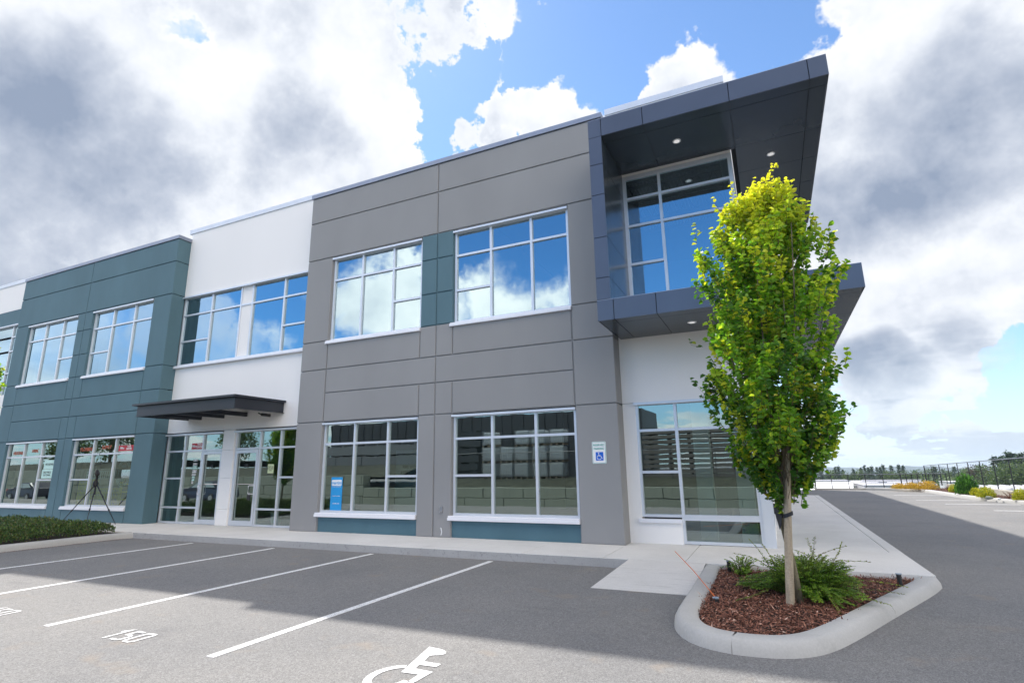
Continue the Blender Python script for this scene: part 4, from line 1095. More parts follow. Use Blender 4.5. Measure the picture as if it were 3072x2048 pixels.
def conifer(h, w, seed, nb=46, irregular=.25):
    random.seed(seed); T = thing('conifer', (0, 0, 0), 'x', 'tree', 'tall conifers beyond the warehouses')
    m = MB(); m.tube([(0, 0, 0), (.02 * h * random.gauss(0, .3), 0, h * .6), (0, 0, h * .97)], [h * .017, h * .01, .02], 7); m.build('trunk', 'bark', T)
    lf = MB()
    for k in range(nb):
        t = (k + .5) / nb; z = h * (.10 + .89 * t); r = w * (1 - t) ** .75 * random.uniform(1 - irregular * 1.6, 1 + irregular) + .15
        for j in range(5):
            a = random.uniform(0, 6.28); d = Vector((math.cos(a), math.sin(a), 0)); up = .25 * (t > .8) - .18
            n = max(3, int(r / .35))
            for q in range(n):
                s = (q + .6) / n; c = Vector((0, 0, z)) + d * r * s + Vector((0, 0, up * r * s + random.gauss(0, .1)))
                for _ in range(3):
                    l = h * .035 * random.uniform(.7, 1.5)
                    lf.leaf(c + rv(.14), d * .8 + rv(.5) - Vector((0, 0, .25)), Vector((0, 0, 1)) + rv(.5), l, l * .55, random.random(), 0, simple=True)
    lf.build('crown', 'conifer', T, attr=True); return T
def broad(h, w, seed, mt='broadleaf', n=3600, name='broadleaf_tree'):
    random.seed(seed); T = thing(name, (0, 0, 0), 'x', 'tree', 'round crowned trees beyond the warehouses')
    m = MB(); m.tube([(0, 0, 0), (0, .1, h * .4), (.1, 0, h * .75)], [h * .03, h * .02, h * .008], 7)
    lf = MB(); cl = []
    for k in range(26):
        v = rv().normalized(); t = random.random() ** .4; cl.append((Vector((v.x * w * t * .75, v.y * w * t * .75, h * .58 + v.z * h * .32 * t)), w * random.uniform(.22, .42)))
    for c, r in cl[:8]: m.tube([(0, 0, h * .35), tuple(c)], [h * .012, h * .004], 5)
    m.build('trunk', 'bark', T)
    for _ in range(n):
        c, r = random.choice(cl); v = rv().normalized(); p = c + v * r * random.random() ** .35
        l = h * .03 * random.uniform(.7, 1.5); lf.leaf(p, v + rv(.6), v + rv(.5), l, l * .7, random.random(), 0, simple=True)
    lf.build('crown', mt, T, attr=True); return T
CON = [conifer(11, 3.0, 100), conifer(11, 2.5, 101, 40, .5), conifer(11, 3.8, 102, 50, .35)]
BRO = [broad(8, 3.3, 110), broad(8, 2.9, 111), broad(8, 3.6, 112, 'broadleaf')]
def az(a, d): return (math.tan(R(a)) * d, d - 11.4)
used = set()
def place(proto, a, elev, d, zb, label, wid=1.):
    x, y = az(a, d); zt = 1.67 + elev * d / math.cos(R(a)); h = 11 if proto in CON else 8 * .95
    s = (zt - zb) / h; rz = random.uniform(0, 6.28)
    if id(proto) not in used:
        used.add(id(proto)); proto.location = (x, y, zb); proto.rotation_euler = (0, 0, rz); proto.scale = (s * wid, s * wid, s); proto['label'] = label
    else: dup(proto, (x, y, zb), rz, (s * wid, s * wid, s), label)
random.seed(5)
row = [(2.6, .001, 'c2'), (3.23, -.0007, 'c1'), (3.7, -.0028, 'c0'), (4.23, -.0081, 'c0'), (4.56, -.0095, 'b0'), (4.88, -.0041, 'c1'), (5.12, -.0035, 'c2'), (5.42, -.0084, 'c0'), (5.8, -.012, 'b1'), (6.2, -.0073, 'c1'), (6.6, -.0095, 'b2'), (6.79, -.0059, 'c0'), (7.09, -.0025, 'c1'), (7.34, -.0057, 'c0'), (7.6, -.0042, 'c2'), (7.96, -.0055, 'c0'), (8.18, -.0053, 'c1'), (8.41, -.0023, 'c2'), (8.75, -.0115, 'b0'), (8.98, -.0033, 'c0'), (9.52, -.0023, 'c2'), (9.81, -.0035, 'c0'), (10.1, -.012, 'b1'), (10.73, -.0106, 'b2')]
words = ['first', 'second', 'third', 'fourth', 'fifth', 'sixth', 'seventh', 'eighth', 'ninth', 'tenth', 'eleventh', 'twelfth', 'thirteenth', 'fourteenth', 'fifteenth', 'sixteenth', 'seventeenth', 'eighteenth', 'nineteenth', 'twentieth', 'twenty-first', 'twenty-second', 'twenty-third', 'twenty-fourth', 'twenty-fifth', 'twenty-sixth']
for i, (a, e, k) in enumerate(row):
    d = random.uniform(205, 235); pr = CON[int(k[1])] if k[0] == 'c' else BRO[int(k[1])]
    place(pr, a, e, d, -8, '%s, %s from the left in the far tree row behind the low fence' % ('dark pointed conifer' if k[0] == 'c' else 'rounded green tree', words[i]), .85 if k[0] == 'c' else 1.1)
row2 = [(11.53, -.0093, 'b0', 190), (11.89, -.0053, 'c2', 185), (12.39, -.0094, 'c1', 200), (12.72, -.0102, 'b1', 190), (13.17, -.0064, 'c0', 185), (13.6, -.0104, 'b2', 175), (13.85, -.0083, 'b0', 180), (14.47, -.0077, 'b1', 165), (14.81, -.0022, 'r', 150), (15.07, -.0051, 'b2', 150), (15.74, .0066, 'c0', 140), (16.18, .0075, 'c1', 135), (16.57, .0125, 'c2', 130), (16.9, .010, 'c0', 130), (17.25, .0105, 'c2', 126), (17.7, .012, 'c0', 125), (18.2, .012, 'c2', 122), (15.4, -.010, 'b1', 128), (16.0, -.006, 'b2', 122), (16.6, -.003, 'b0', 120), (17.4, -.002, 'b1', 118)]
RED = broad(8, 2.6, 113, 'red_tree')
for i, (a, e, k, d) in enumerate(row2):
    pr = RED if k == 'r' else (CON[int(k[1])] if k[0] == 'c' else BRO[int(k[1])])
    place(pr, a, e, d, -7, '%s, %s from the left seen through the tall right-hand fence' % ('bronze leaved tree' if k == 'r' else 'dark conifer' if k[0] == 'c' else 'rounded green tree', words[i]), 1.0)
# undergrowth and distant wood as one mass
m = MB(); random.seed(120)
for k in range(15000):
    a = random.uniform(-3, 32); d = random.uniform(215, 300); x, y = az(a, d)
    z = -8.5 + random.random() ** .6 * (5.0 + 1.2 * math.sin(a * 3.1) + .8 * math.sin(a * 9))
    l = random.uniform(.5, 1.2); m.leaf(Vector((x, y, z)), rv(), rv() + Vector((0, -.5, .8)), l, l * .7, random.random(), 0, simple=True)
for k in range(6000):
    a = random.uniform(11, 22); d = random.uniform(140, 205) - (a - 11) * 2.5; x, y = az(a, d)
    z = -7.5 + random.random() ** .7 * 5.6; l = random.uniform(.4, .9); m.leaf(Vector((x, y, z)), rv(), rv() + Vector((0, -.5, .8)), l, l * .7, random.random(), 0, simple=True)
tag(m.build('far_wood', 'broadleaf', attr=True), 'mass of dark undergrowth and distant woodland behind the warehouses', 'wood', kind='stuff')
# hills
m = MB(); hv = []
def ridge(d, base, pts, seed):
    random.seed(seed); prev = None; n = 240
    for k in range(n + 1):
        a = -40 + 110 * k / n
        e = np.interp(a, [p[0] for p in pts], [p[1] for p in pts]) + .0006 * math.sin(a * 2.1 + seed) + .0003 * math.sin(a * 6.3)
        x, y = math.sin(R(a)) * d, math.cos(R(a)) * d; zt = 1.67 + e * d
        x2, y2 = math.sin(R(a)) * d * 1.25, math.cos(R(a)) * d * 1.25; x0, y0 = math.sin(R(a)) * d * .85, math.cos(R(a)) * d * .85
        cur = [(x0, y0, base), (x * .96, y * .96, (zt + base) * .5), (x, y, zt), (x2, y2, base)]
        if prev:
            for j in range(3): m.quad(prev[j], cur[j], cur[j+1], prev[j+1])
        prev = cur
ridge(3000, -90, [(-40, -.004), (2, -.002), (4, -.004), (6, -.006), (8, -.008), (10, -.004), (12, -.006), (14, -.009), (20, -.009), (70, -.006)], 1)
ridge(2300, -85, [(-40, -.009), (2, -.010), (5, -.010), (8, -.012), (11, -.0095), (14, -.013), (70, -.012)], 4)
o = m.build('hills', cmat('forest_hill', (.035, .06, .045), .95), smooth=True); tag(o, kind='structure')

# ------------------------------------------------------------------ the yard opposite (seen in the windows)
def block_wall(x0, x1, y, zb, rows, bw, bh, label):
    m = MB(); random.seed(int(abs(x0)))
    for r_ in range(rows):
        x = x0 + (bw / 2 if r_ % 2 else 0) - bw
        while x < x1:
            a, b = max(x, x0), min(x + bw, x1)
            if b - a > .1:
                yo = random.uniform(-.02, .02); i = len(m.v); g = .018; z0, z1 = zb + r_ * bh, zb + (r_ + 1) * bh
                m.box(a + g, b - g, y - .75 + yo, y + yo, z0 + g * .6, z1 - g * .6)
            x += bw
        m.box(x0, x1, y - .7, y - .06, zb + r_ * bh, zb + (r_ + 1) * bh - .02)
    o = m.build('block_wall', 'block'); bv = o.modifiers.new('b', 'BEVEL'); bv.width = .02; bv.segments = 2
    tag(o, label, 'wall')
block_wall(-26, 14, -19.4, -.68, 2, 2.7, .62, 'low two course concrete block wall mirrored in the grey bay windows')
block_wall(-55, -26, -19.4, -.68, 3, 1.6, .70, 'three course concrete block wall mirrored in the entrance doors')
block_wall(-110, -55, -19.4, -.68, 4, 1.6, .74, 'tallest concrete block wall mirrored in the teal shop windows')
m = MB()
n = 60
for k in range(n):
    x0 = -110 + 140 * k / n; x1 = -110 + 140 * (k + 1) / n
    zt0 = (.35 if x0 > -26 else 1.5 if x0 > -55 else 2.4); h = .9
    m.quad((x0, -20.1, zt0 - .25), (x1, -20.1, zt0 - .25), (x1, -23.5, zt0 + .65), (x0, -23.5, zt0 + .65)); m.quad((x0, -23.5, zt0 + .65), (x1, -23.5, zt0 + .65), (x1, -90, zt0 + .6), (x0, -90, zt0 + .6))
tag(m.build('embankment', mat('bank_grass', (.045, .048, .035), .95, var=.5, vscale=1.5, fine=.4, fs=12, bstr=.5, bdist=.05)), kind='structure')
fence('fence', (10, -23.2), (-40, -23.2), .9, 1.0, 1.8, 1.8, 20, 'chain link fence on the bank mirrored in the windows', 0)
cmat('tote_white', (.60, .65, .68), .4); cmat('pallet_wood', (.20, .16, .12), .9); cmat('dark_steel', (.03, .034, .042), .5); cmat('grey_steel', (.13, .14, .155), .5); cmat('timber', (.11, .105, .10), .85)
def tote():
    T = thing('bulk_tote', (0, 0, 0), 'x', 'tote', 'stacked white bulk totes')
    m = MB(); m.box(-.5, .5, -.45, .45, .16, 1.05); o = m.build('tank', 'tote_white', T); bv = o.modifiers.new('b', 'BEVEL'); bv.width = .08; bv.segments = 3
    m = MB()
    for k in range(9):
        x = -.52 + 1.04 * k / 8; m.box(x - .012, x + .012, .47, .49, .14, 1.1)
    for k in range(6): z = .16 + .93 * k / 5; m.box(-.53, .53, .49, .51, z - .012, z + .012)
    for sx in (-.54, .53):
        for k in range(7): y = -.45 + .15 * k; m.box(sx, sx + .012, y - .01, y + .01, .14, 1.1)
    m.build('cage', 'steel', T)
    m = MB(); m.box(-.52, .52, -.47, .47, .10, .14)
    for x in (-.5, -.08, .36): m.box(x, x + .14, -.47, .47, 0, .10)
    m.build('pallet', 'pallet_wood', T); return T
t0 = tote(); first = True
random.seed(8)
for r_ in range(3):
    for c_ in range(5):
        if r_ == 2 and c_ == 1: continue
        x = -18.6 + c_ * 1.3 + random.uniform(-.08, .08); loc = (x, -24.6, 1.0 + r_ * 1.12)
        lb = 'white caged tote in the %s tier, %s from the left of the mirrored stack' % (['bottom', 'middle', 'top'][r_], words[c_])
        if first: t0.location = loc; t0['label'] = lb; first = False
        else: dup(t0, loc, 0, None, lb)
def stack(x0, x1, y, z0, n, h, mt, label, gap=.10, overh=.2, seed=1):
    random.seed(seed); m = MB(); z = z0
    for k in range(n):
        a = random.uniform(0, overh); b = random.uniform(0, overh)
        m.box(x0 + a, x1 - b, y - 1.3, y + random.uniform(-.1, .1), z, z + h); z += h
        for q in np.arange(x0 + .4, x1 - .3, 1.3): m.box(q, q + .1, y - 1.2, y - .05, z, z + gap)
        z += gap
    o = m.build('steel_stack', mt); tag(o, label, 'stack'); return o
stack(-8.0, 2.5, -25.5, .95, 10, .22, 'timber', 'tall stack of long dark boards mirrored in the corner window', seed=3)
stack(-38, -26, -27, 1.2, 3, .75, 'grey_steel', 'stack of long grey steel bins mirrored in the poster window', .18, .8, 4)
stack(-26, -21, -27.5, 1.0, 6, .5, 'dark_steel', 'pile of dark steel sections left of the mirrored totes', .12, .5, 5)
stack(-12.4, -8.6, -25.2, 1.0, 5, .55, 'dark_steel', 'pile of dark steel sections right of the mirrored totes', .12, .4, 6)
# dark shed behind
m = MB(); m.box(-40, -9, -37, -31, .9, 6.2)
for k in range(30): m.box(-40 + k, -39.9 + k, -31.0, -30.95, .9, 6.2)
o = m.build('shed', 'dark_steel'); tag(o, 'long dark ribbed shed behind the mirrored stacks', 'building')
for i, (x, y, s) in enumerate(((-64, -24, 1.0), (-58, -25, .8), (-48, -26, .7), (-75, -25, .9))):
    dup(BRO[i % 2], (x, y, 1.5), i * 1.3, s, ['largest broad tree mirrored in the shop windows', 'second broad tree of the mirrored row', 'broad tree mirrored at the entrance doors', 'broad tree mirrored in the far left window'][i])

# a dark estate car parked opposite, mirrored in the entrance glass
def car(x, y, z, label):
    T = thing('parked_car', (x, y, z), label, 'car')
    prof_ = [(-2.2, .35), (-2.25, .75), (-2.1, 1.0), (-1.15, 1.08), (-.45, 1.52), (1.35, 1.56), (2.0, 1.1), (2.2, 1.0), (2.25, .45), (2.1, .3), (-2.0, .28)]
    m = MB(); rows = []
    for yy, sc in ((-.88, .94), (-.8, 1.), (.8, 1.), (.88, .94)):
        i = len(m.v); m.v += [(x + px * (1 if abs(yy) < .85 else .985), y + yy * (1 if pz < 1.1 else .86), z + .3 + (pz - .3) * sc) for px, pz in prof_]; rows.append(i)
    n = len(prof_)
    for a, b in zip(rows[:-1], rows[1:]):
        for j in range(n): m.f.append((a + j, a + (j + 1) % n, b + (j + 1) % n, b + j)); m.m.append(0)
    m.f.append(tuple(rows[0] + j for j in range(n))); m.f.append(tuple(rows[-1] + j for j in range(n))[::-1]); m.m += [0, 0]
    o = m.build('body', cmat('car_paint', (.02, .025, .05), .2), T, smooth=False)
    m = MB()
    for s in (-1, 1):
        yy = y + s * .865
        m.poly([(x - .85, yy * 1 + 0, z + 1.08), (x - .35, y + s * .80, z + 1.44), (x + .3, y + s * .80, z + 1.46), (x + .3, yy, z + 1.06)]); m.poly([(x + .38, yy, z + 1.06), (x + .38, y + s * .80, z + 1.46), (x + 1.3, y + s * .80, z + 1.46), (x + 1.75, yy, z + 1.08)])
    m.build('window', cmat('car_glass', (.25, .3, .32), .08), T)
    for wx_ in (-1.4, 1.4):
        for s in (-1, 1):
            m = MB(); m.tube([(x + wx_, y + s * .72, z + .33), (x + wx_, y + s * .91, z + .33)], .33, 20); w = m.build('wheel', 'black', T)
            m = MB(); m.tube([(x + wx_, y + s * .90, z + .33), (x + wx_, y + s * .925, z + .33)], .2, 12); m.build('rim', 'steel', w)
    m = MB(); m.box(x - 2.24, x - 2.1, y + .6, y + .86, z + .8, z + 1.0); m.build('tail_light', 'red', T)
car(-39, -16.5, -.4, 'dark blue estate car parked opposite, mirrored in the entrance glass')
car(-62, -16.5, -.4, 'dark saloon parked opposite, mirrored in the far left shop window')

m, t, out = nt('haze_air')
pv = t.nodes.new('ShaderNodeVolumePrincipled'); pv.inputs['Color'].default_value = (.72, .84, 1, 1); pv.inputs['Density'].default_value = .00022; pv.inputs['Anisotropy'].default_value = .2
L(t, pv.outputs[0], out.inputs['Volume']); M['haze'] = m
m = MB(); m.box(-3900, 3900, -950, 4000, -110, 25); o = m.build('haze', 'haze'); tag(o, 'thin pale summer air fading the far hills to blue', 'haze', kind='stuff')

# ------------------------------------------------------------------ sky
SUN = Vector((-.575, .604, 1.0)).normalized()
w = bpy.data.worlds.new('World'); scene.world = w; w.use_nodes = True
t = w.node_tree; t.nodes.clear()
out = t.nodes.new('ShaderNodeOutputWorld'); bg = t.nodes.new('ShaderNodeBackground'); L(t, bg.outputs[0], out.inputs[0])
SKY_S = .13
bg.inputs[1].default_value = SKY_S
sky = t.nodes.new('ShaderNodeTexSky'); sky.sky_type = 'NISHITA'; sky.sun_disc = False
sky.sun_elevation = math.asin(SUN.z); sky.sun_rotation = math.atan2(SUN.x, SUN.y)
sky.air_density = 1.0; sky.dust_density = .15; sky.ozone_density = 2.0
tc = t.nodes.new('ShaderNodeTexCoord'); dirv = tc.outputs['Generated']
def vm(op, a, b=None, s=None):
    n = t.nodes.new('ShaderNodeVectorMath'); n.operation = op
    L(t, a, n.inputs[0])
    if b is not None:
        if isinstance(b, tuple): n.inputs[1].default_value = b
        else: L(t, b, n.inputs[1])
    if s is not None: n.inputs[3].default_value = s
    return n
def mm(op, a, b=None, clamp=False):
    n = t.nodes.new('ShaderNodeMath'); n.operation = op; n.use_clamp = clamp
    for i, v in enumerate((a, b)):
        if v is None: continue
        if isinstance(v, (int, float)): n.inputs[i].default_value = v
        else: L(t, v, n.inputs[i])
    return n.outputs[0]
def mapr(v, a, b, c=0., d=1., smooth=True):
    n = t.nodes.new('ShaderNodeMapRange'); n.clamp = True
    if smooth: n.interpolation_type = 'SMOOTHSTEP'
    L(t, v, n.inputs[0])
    for i, q in enumerate((a, b, c, d)): n.inputs[i + 1].default_value = q
    return n.outputs[0]
sep = t.nodes.new('ShaderNodeSeparateXYZ'); L(t, dirv, sep.inputs[0])
# flatten towards the horizon so that far clouds lie in layers
zc = mm('ADD', mm('MAXIMUM', sep.outputs[2], 0.0), .16)
comb = t.nodes.new('ShaderNodeCombineXYZ')
L(t, mm('DIVIDE', sep.outputs[0], zc), comb.inputs[0]); L(t, mm('DIVIDE', sep.outputs[1], zc), comb.inputs[1]); comb.inputs[2].default_value = 3.1
def wn(vec, scale, det, rough, lac=2.0):
    n = t.nodes.new('ShaderNodeTexNoise'); n.inputs['Scale'].default_value = scale; n.inputs['Detail'].default_value = det; n.inputs['Roughness'].default_value = rough
    L(t, vec, n.inputs['Vector']); return n
nA = wn(dirv, 5.0, 6, .62); nL = wn(comb.outputs[0], 1.5, 5, .6); nB = wn(dirv, 2.2, 3, .55)
warp = vm('SCALE', vm('SUBTRACT', nA.outputs['Color'], (.5, .5, .5)).outputs[0], s=.26)
nF = wn(dirv, 17.0, 4, .62)
warp2 = vm('SCALE', vm('SUBTRACT', nF.outputs['Color'], (.5, .5, .5)).outputs[0], s=.07)
wd = vm('NORMALIZE', vm('ADD', vm('ADD', dirv, warp.outputs[0]).outputs[0], warp2.outputs[0]).outputs[0]).outputs[0]
def blobs(lst, vec, soft=.55):
    acc = None
    for x, y, z, r, a in lst:
        d = vm('DOT_PRODUCT', vec, (x, y, z)).outputs['Value']
        # 1 inside, falling to 0 at radius r
        v = mapr(d, math.cos(r * 1.2), math.cos(r * (soft + .08)), 0, abs(a), False)
        if acc is None: acc = v
        else: acc = mm('MAXIMUM', acc, v)
    return acc
CL = [(-0.787, 0.356, 0.504, 0.35, 1),(-0.717, 0.515, 0.469, 0.25, 1),(-0.591, 0.592, 0.548, 0.18, 1),(-0.599, 0.488, 0.634, 0.2, 1),(-0.874, 0.344, 0.343, 0.25, 1),(0.123, 0.797, 0.592, 0.12, 1),(0.235, 0.84, 0.49, 0.3, 1),(0.121, 0.938, 0.325, 0.2, 1),(0.295, 0.906, 0.305, 0.24, 1),(0.302, 0.791, 0.532, 0.25, 1),(0.02,.92,.38,.2,1),(-0.438, 0.583, 0.684, 0.06, 0.9),(-0.467, 0.598, 0.652, 0.03, 0.8),(-0.357, 0.662, 0.660, 0.035, 0.9),(-0.349, 0.683, 0.641, 0.05, 1),(-0.349, 0.718, 0.602, 0.05, 1),(-0.394, 0.684, 0.614, 0.02, 0.7),(-0.403, 0.724, 0.559, 0.05, 1),(-0.367, 0.753, 0.546, 0.04, 1),(-0.302, 0.750, 0.589, 0.06, 1),(-0.242, 0.751, 0.614, 0.06, 1),(-0.279, 0.726, 0.629, 0.05, 1),(-0.217, 0.777, 0.592, 0.05, 1),(-0.377, 0.603, 0.703, 0.05, 1),(-0.326, 0.628, 0.707, 0.05, 1),(-0.284, 0.659, 0.697, 0.05, 1),(-0.276, 0.680, 0.680, 0.03, 0.9),(-0.889, 0.360, 0.284, 0.12, 1),(-0.850, 0.417, 0.322, 0.12, 1),(-0.773, 0.510, 0.377, 0.15, 1),(-0.677, 0.578, 0.455, 0.15, 1),(-0.587, 0.630, 0.508, 0.12, 1),(-0.478, 0.663, 0.576, 0.09, 1),(-0.484, 0.623, 0.615, 0.08, 1),(-0.509, 0.569, 0.646, 0.08, 1),(-0.532, 0.519, 0.669, 0.1, 1),(-0.110, 0.775, 0.622, 0.06, 1),(-0.056, 0.767, 0.639, 0.05, 1),(0.015, 0.779, 0.626, 0.05, 1),(-0.050, 0.805, 0.591, 0.1, 1),(0.054, 0.822, 0.567, 0.12, 1),(0.154, 0.963, 0.219, 0.12, 1),(0.251, 0.947, 0.202, 0.12, 1),(0.189, 0.968, 0.164, 0.08, 0.9),(0.157, 0.985, 0.068, 0.05, 0.9),(0.229, 0.973, 0.026, 0.04, 0.8),
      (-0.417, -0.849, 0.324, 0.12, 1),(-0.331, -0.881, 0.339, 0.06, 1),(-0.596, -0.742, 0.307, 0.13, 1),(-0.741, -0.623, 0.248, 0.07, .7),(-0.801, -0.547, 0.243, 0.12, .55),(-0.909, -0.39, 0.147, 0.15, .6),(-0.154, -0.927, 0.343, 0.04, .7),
      (.9, 0, .43, .5, 1), (.6, -.4, .8, .25, .9), (-.8, -.2, .65, .25, .8), (-.5, -.45, .74, .28, 1), (0, -.45, .89, .35, 1), (.5, -.5, .7, .35, 1), (.6, -.75, .28, .3, 1), (.88, -.42, .25, .3, 1), (-.95, -.2, .25, .2, 1)]  # unseen clouds added overhead and behind as fill light for the facade
DK = [(0.335, 0.834, 0.438, 0.09, 0.95),(0.301, 0.859, 0.414, 0.09, 1),(0.259, 0.882, 0.393, 0.085, 1),(0.209, 0.904, 0.374, 0.08, 1),(0.163, 0.919, 0.359, 0.07, 0.95),(0.113, 0.933, 0.342, 0.05, 0.8),(0.324, 0.806, 0.495, 0.09, 0.6),(0.273, 0.822, 0.500, 0.06, 0.35),(0.333, 0.875, 0.351, 0.06, 0.5),(0.215, 0.858, 0.466, 0.06, 0.35),(-0.844, 0.300, 0.445, 0.14, 1),(-0.835, 0.352, 0.423, 0.14, 1),(-0.811, 0.419, 0.409, 0.12, 0.9),(-0.767, 0.478, 0.428, 0.09, 0.75),(-0.874, 0.344, 0.343, 0.13, 0.85),(-0.895, 0.349, 0.277, 0.1, 0.7),(-0.707, 0.561, 0.430, 0.07, 0.45),(-0.621, 0.573, 0.534, 0.08, 0.7),(-0.574, 0.640, 0.510, 0.05, 0.45),(-0.842, 0.424, 0.334, 0.1, 0.5),(-0.645, 0.440, 0.625, 0.05, 0.3),(-0.591, 0.514, 0.622, 0.06, 0.35),(0.125, 0.985, 0.121, 0.05, 0.9),(0.165, 0.981, 0.102, 0.04, 0.9),(0.192, 0.973, 0.124, 0.04, 0.7),(0.136, 0.988, 0.069, 0.035, 0.6),(0.250, 0.955, 0.160, 0.05, 0.4),(0.089, 0.995, 0.041, 0.03, 0.5),(0.287, 0.955, 0.072, 0.03, 0.4),(-.8,-.5,.3,.25,.6)]
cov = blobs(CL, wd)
low = mapr(sep.outputs[2], .02, .24, 1., 0.)             # layered clouds near the horizon
lay = mm('MULTIPLY', mapr(nL.outputs['Fac'], .44, .60), low)
cov = mm('MAXIMUM', cov, mm('MULTIPLY', lay, .85))
wisp = mm('MULTIPLY', mapr(nB.outputs['Fac'], .52, .78), .35)
cov = mm('MAXIMUM', cov, wisp)
NG = [(-0.681, 0.373, 0.630, 0.035, .6),(-0.394, 0.610, 0.688, 0.05, 1),(-0.380, 0.660, 0.648, 0.06, 1),(-0.423, 0.679, 0.601, 0.06, 1),(-0.448, 0.699, 0.558, 0.05, 1),(-0.290, 0.697, 0.655, 0.06, 1),(-0.010, 0.783, 0.621, 0.02, 0.8),(-0.870, 0.393, 0.297, 0.02, 0.8),(-0.175, 0.756, 0.631, 0.08, 1),(-0.197, 0.709, 0.678, 0.1, 1),(-0.098, 0.735, 0.671, 0.08, 1),(-0.026, 0.744, 0.667, 0.07, 1),(0.063, 0.759, 0.648, 0.1, 1),(-0.433, 0.644, 0.630, 0.05, 1),(0.301, 0.945, 0.129, 0.04, 0.7),(0.301, 0.948, 0.102, 0.05, 0.6),(0.211, 0.973, 0.088, 0.03, 0.6),
      (-0.636, -0.661, 0.398, 0.12, 1),(-0.322, -0.848, 0.421, 0.12, 1),(-0.44, -0.79, 0.423, 0.10, 1),(-0.714, -0.627, 0.31, 0.09, .9),(-0.08, -0.94, 0.33, 0.14, 1),(-.25,-.9,.34,.05,.8),(.05,-.9,.43,.15,1),(-.15,-.86,.48,.15,1)]
ng = blobs(NG, wd)
cov = mm('SUBTRACT', cov, mm('MULTIPLY', ng, .9))
gap = blobs([(-.36, .70, .61, .24, 1)], dirv)
cov = mm('MAXIMUM', cov, mm('MULTIPLY', mapr(nA.outputs['Fac'], .50, .60, 0, .62), gap))
cov = mm('ADD', cov, mm('ADD', mm('MULTIPLY', mm('SUBTRACT', nA.outputs['Fac'], .5), .75), mm('MULTIPLY', mm('SUBTRACT', nF.outputs['Fac'], .5), .42)))
rear = mapr(sep.outputs[1], .15, -.35, 1., 2.55)  # clouds behind the camera boosted as added fill on the shaded front
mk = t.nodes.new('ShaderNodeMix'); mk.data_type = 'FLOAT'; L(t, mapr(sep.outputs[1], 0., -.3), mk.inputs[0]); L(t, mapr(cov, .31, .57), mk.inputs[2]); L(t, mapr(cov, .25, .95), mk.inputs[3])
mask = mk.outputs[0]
dk = blobs(DK, vm('NORMALIZE', vm('ADD', dirv, vm('SCALE', vm('SUBTRACT', nB.outputs['Color'], (.5, .5, .5)).outputs[0], s=.30).outputs[0]).outputs[0]).outputs[0], .05)
shade = mm('ADD', mm('MULTIPLY', dk, .66), mm('MULTIPLY', mm('ADD', mm('MULTIPLY', mm('SUBTRACT', nA.outputs['Fac'], .46), 1.7), mm('MULTIPLY', mm('SUBTRACT', nF.outputs['Fac'], .46), .35)), 1.))
nM = wn(comb.outputs[0], .8, 5, .62)
shade = mm('ADD', shade, mm('MULTIPLY', mapr(cov, .6, 1.), .12))
shade = mm('ADD', shade, mm('MULTIPLY', mapr(sep.outputs[2], .05, .30, 1., 0.), mapr(nM.outputs['Fac'], .43, .60, 0., .62)))
shade = mapr(shade, .0, 1., 0., 1., False)
cr = t.nodes.new('ShaderNodeValToRGB'); L(t, shade, cr.inputs[0])
CB = 1 / SKY_S
stops = [(0, (1., .99, .98)), (.28, (.84, .86, .90)), (.58, (.58, .62, .70)), (1, (.30, .36, .47))]
while len(cr.color_ramp.elements) < 4: cr.color_ramp.elements.new(.5)
for e_, (p, c) in zip(cr.color_ramp.elements, stops): e_.position = p; e_.color = (*c, 1)
ctint = t.nodes.new('ShaderNodeMix'); ctint.data_type = 'RGBA'; L(t, mapr(sep.outputs[1], -.2, .3), ctint.inputs[0]); ctint.inputs[6].default_value = (1.085, 1.0, .90, 1); ctint.inputs[7].default_value = (.98, 1.0, 1.03, 1)
cs0 = vm('SCALE', cr.outputs[0], s=CB * .50)
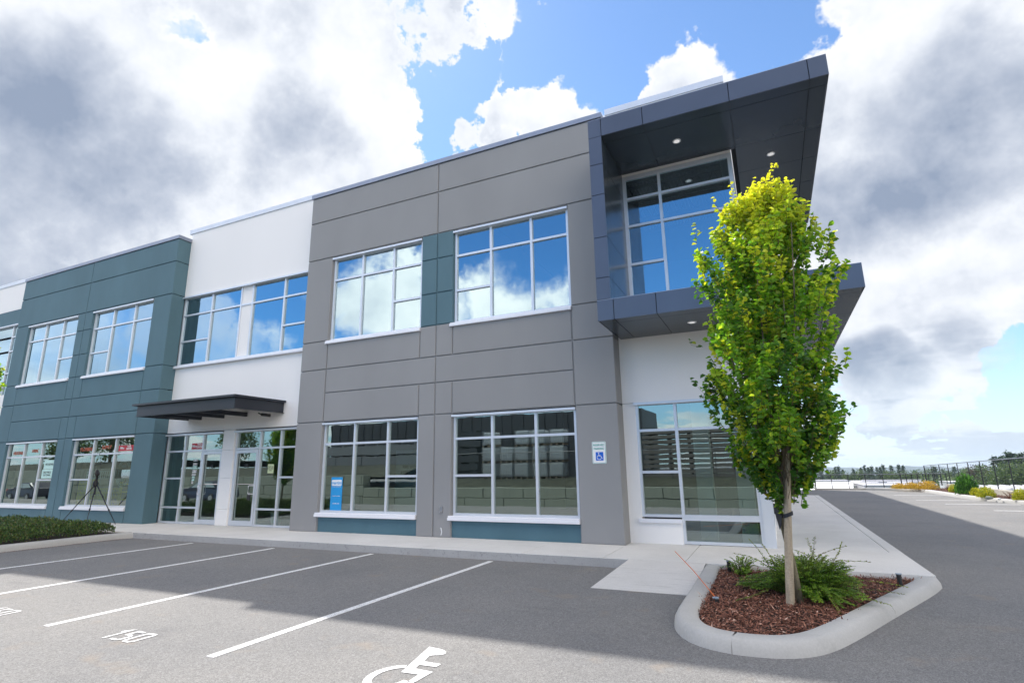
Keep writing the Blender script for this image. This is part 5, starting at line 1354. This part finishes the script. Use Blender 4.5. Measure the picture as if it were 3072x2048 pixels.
cs = t.nodes.new('ShaderNodeVectorMath'); cs.operation = 'SCALE'; L(t, vm('MULTIPLY', cs0.outputs[0], ctint.outputs[2]).outputs[0], cs.inputs[0]); L(t, rear, cs.inputs[3])
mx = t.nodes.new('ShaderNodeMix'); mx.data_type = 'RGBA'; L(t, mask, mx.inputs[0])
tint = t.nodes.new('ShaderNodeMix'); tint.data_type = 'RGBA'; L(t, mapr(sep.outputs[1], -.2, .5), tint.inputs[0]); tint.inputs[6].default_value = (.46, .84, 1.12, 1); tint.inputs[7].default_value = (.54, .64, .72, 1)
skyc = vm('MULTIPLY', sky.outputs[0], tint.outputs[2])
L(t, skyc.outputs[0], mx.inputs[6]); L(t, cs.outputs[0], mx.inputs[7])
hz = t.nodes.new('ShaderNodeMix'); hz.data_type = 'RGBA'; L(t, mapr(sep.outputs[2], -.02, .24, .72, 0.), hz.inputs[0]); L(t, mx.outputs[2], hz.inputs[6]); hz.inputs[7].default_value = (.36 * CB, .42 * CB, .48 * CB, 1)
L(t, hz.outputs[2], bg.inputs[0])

sl = bpy.data.lights.new('Sun', 'SUN'); sl.energy = 3.1; sl.angle = R(.85); sl.color = (1., .95, .88)
so = bpy.data.objects.new('Sun', sl); COL.objects.link(so)
so.rotation_euler = (-SUN).to_track_quat('-Z', 'Y').to_euler()

# ------------------------------------------------------------------ camera
cam = bpy.data.cameras.new('Camera'); cam.lens = 19.162; cam.sensor_width = 36; cam.clip_end = 12000; cam.clip_start = .05
co = bpy.data.objects.new('Camera', cam); COL.objects.link(co)
r0 = Vector((.905216, .424679, -.015215)); r1 = Vector((-.110052, .199697, -.973658)); r2 = Vector((-.410454, .883045, .227506))
mw = Matrix((( r0.x, -r1.x, -r2.x, 0), (r0.y, -r1.y, -r2.y, -11.4), (r0.z, -r1.z, -r2.z, 1.672), (0, 0, 0, 1)))
co.matrix_world = mw
scene.camera = co
vs = scene.view_settings; vs.view_transform = 'Standard'; vs.look = 'None'; vs.gamma = 1; vs.exposure = 1.13
scene.cycles.max_bounces = 7; scene.cycles.transparent_max_bounces = 12
scene.cycles.sample_clamp_indirect = 6
